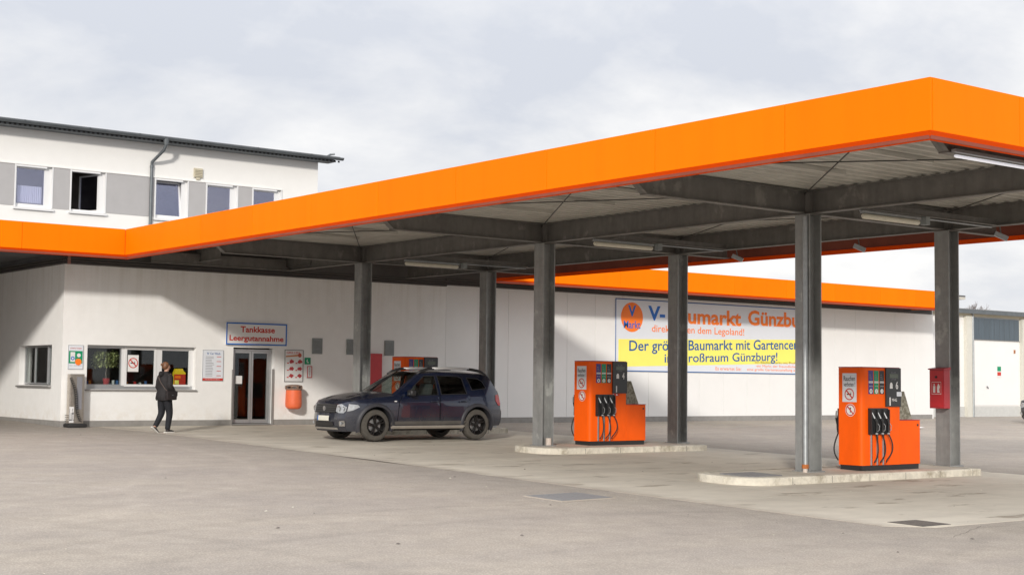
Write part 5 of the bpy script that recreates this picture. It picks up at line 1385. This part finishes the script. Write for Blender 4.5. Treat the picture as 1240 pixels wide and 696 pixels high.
jk = mj.build('jacket', M_JACK, per, world=False, smooth=60)
props(jk)
hood = skin('hood', [((-.085, 0, 1.36), (.05, .10)), ((-.10, .0, 1.43), (.062, .12)), ((-.07, 0, 1.485), (.045, .10))], [(0,1),(1,2)], M_JACK, jk)
TJ = [((-.005, 0, .90), (.11, .13)), ((-.01, .105, .80), .118), ((.005, .105, .47), .086), ((-.16, .105, .19), .066), ((-.195, .105, .14), .066),
      ((.01, -.105, .80), .118), ((.085, -.10, .47), .086), ((.04, -.09, .13), .068), ((.035, -.09, .07), .070)]
skin('trousers', TJ, [(0,1),(1,2),(2,3),(3,4),(0,5),(5,6),(6,7),(7,8)], M_TROU, per)
def shoe(x, y, z, tilt):
    Mx = Matrix.Translation((x, y, z)) @ Matrix.Rotation(tilt, 4, 'Y')
    s1 = skin('shoe', [((-.05, 0, .055), (.042, .045)), ((.05, 0, .045), (.044, .042)), ((.15, 0, .035), (.040, .028)), ((.185, 0, .03), (.030, .022))], [(0,1),(1,2),(2,3)], M_BAG, per)
    s1.data.transform(Mx)
    so = MB(); pts = [(-.10, 0), (-.095, .030), (-.05, .042), (.05, .040), (.13, .048), (.19, .036), (.215, 0), (.19, -.036), (.13, -.048), (.05, -.040), (-.05, -.042), (-.095, -.030)]
    so.prism(pts, -.002, .026, 'z').xf(Mx); so.build('sole', M_SOLE, s1, world=False)
shoe(.04, -.09, .004, 0); shoe(-.23, .10, .075, R(40))
hj = [((-.035, 0, 1.535), (.055, .062)), ((-.015, 0, 1.60), (.095, .092)), ((.0, 0, 1.665), (.100, .088)), ((.03, 0, 1.725), (.065, .06))]
hr = skin('hair', hj, [(0,1),(1,2),(2,3)], M_HAIR, per)
skin('hair_bun', [((-.10, 0, 1.655), .045), ((-.135, 0, 1.665), .042)], [(0,1)], M_HAIR, hr)
for sg in (-1, 1):
    MB().lathe([(0, -.006), (.014, -.005), (.018, 0), (.014, .005), (0, .006)], (.045, sg*.078, 1.60), 'y', 10).build('ear', M_SKIN, per, world=False, smooth=True)
MB().tube([(.128, 0, 1.605), (.140, 0, 1.585), (.128, 0, 1.575)], [.008, .012, .01], 6).build('nose', M_SKIN, per, world=False, smooth=True)
for sg in (-1, 1): MB().lathe([(0, -.006), (.009, 0), (0, .006)], (.124, sg*.028, 1.615), 'x', 8).build('eye', M_BLKP, per, world=False)
MB().tube([(.124, -.022, 1.553), (.131, 0, 1.551), (.124, .022, 1.553)], .005, 5).build('mouth', mat('lips', (.4, .1, .09), .5), per, world=False)
bagt = thing('shoulder_bag', 'dark leather bag slung across the woman, hanging at her right hip', 'bag', (1.46, -3.02, gz(-3.02)), R(14))
MB().box(-.17, .12, -.33, -.22, .80, 1.02, bev=.035).build('bag_body', M_BAG, bagt, world=False, smooth=40)
MB().box(-.172, .122, -.337, -.326, .90, 1.015, bev=.004).build('flap', M_BAG, bagt, world=False)
MB().box(-.045, -.01, -.343, -.338, .90, .93).build('clasp', M_CHR, bagt, world=False)
MB().tube([(-.12, -.27, 1.0), (-.165, -.20, 1.08), (-.178, -.06, 1.22), (-.15, .06, 1.35), (-.06, .12, 1.44), (.04, .13, 1.42), (.13, .06, 1.30), (.17, -.08, 1.15), (.13, -.23, 1.03), (.08, -.27, 1.0)], .011, 6).build('strap', mat('strap_brown', (.09, .065, .055), .6), bagt, world=False, smooth=True)

# ------------------------------------------------------------------ far trees
def bare_tree(loc, h, seed, label):
    t = thing('bare_tree', label, 'tree', loc, group='bare trees far behind the garage')
    random.seed(seed); tr = MB(); tw = MB()
    def grow(p, d, l, r_, lev, m):
        q_ = p+d*l; mid = p+d*l*.5+Vector((random.uniform(-1, 1), random.uniform(-1, 1), 0))*l*.05
        (tr if lev < 2 else tw).tube([p, mid, q_], [r_, r_*.85, r_*.65], 5 if lev < 2 else 3, cap=False)
        if lev >= 6: return
        for k in range(3 if lev < 5 else 2):
            nd = (d+Vector((random.uniform(-1, 1), random.uniform(-1, 1), random.uniform(-.25, .6)))*.62).normalized()
            grow(q_, nd, l*random.uniform(.62, .82), r_*.62, lev+1, m)
    grow(Vector(loc), Vector((0, 0, 1)), h*.27, h*.022, 0, None)
    tr.build('trunk', M_BARK, t); tw.build('crown', M_BARK, t, kind='stuff', recalc=False)
bare_tree((80.2, 29.8, 0), 8.9, 4, 'pale bare tree top above the garage roof beside the column')
bare_tree((84.6, 26.6, 0), 7.6, 9, 'dark bare tree top at the right edge above the garage roof')
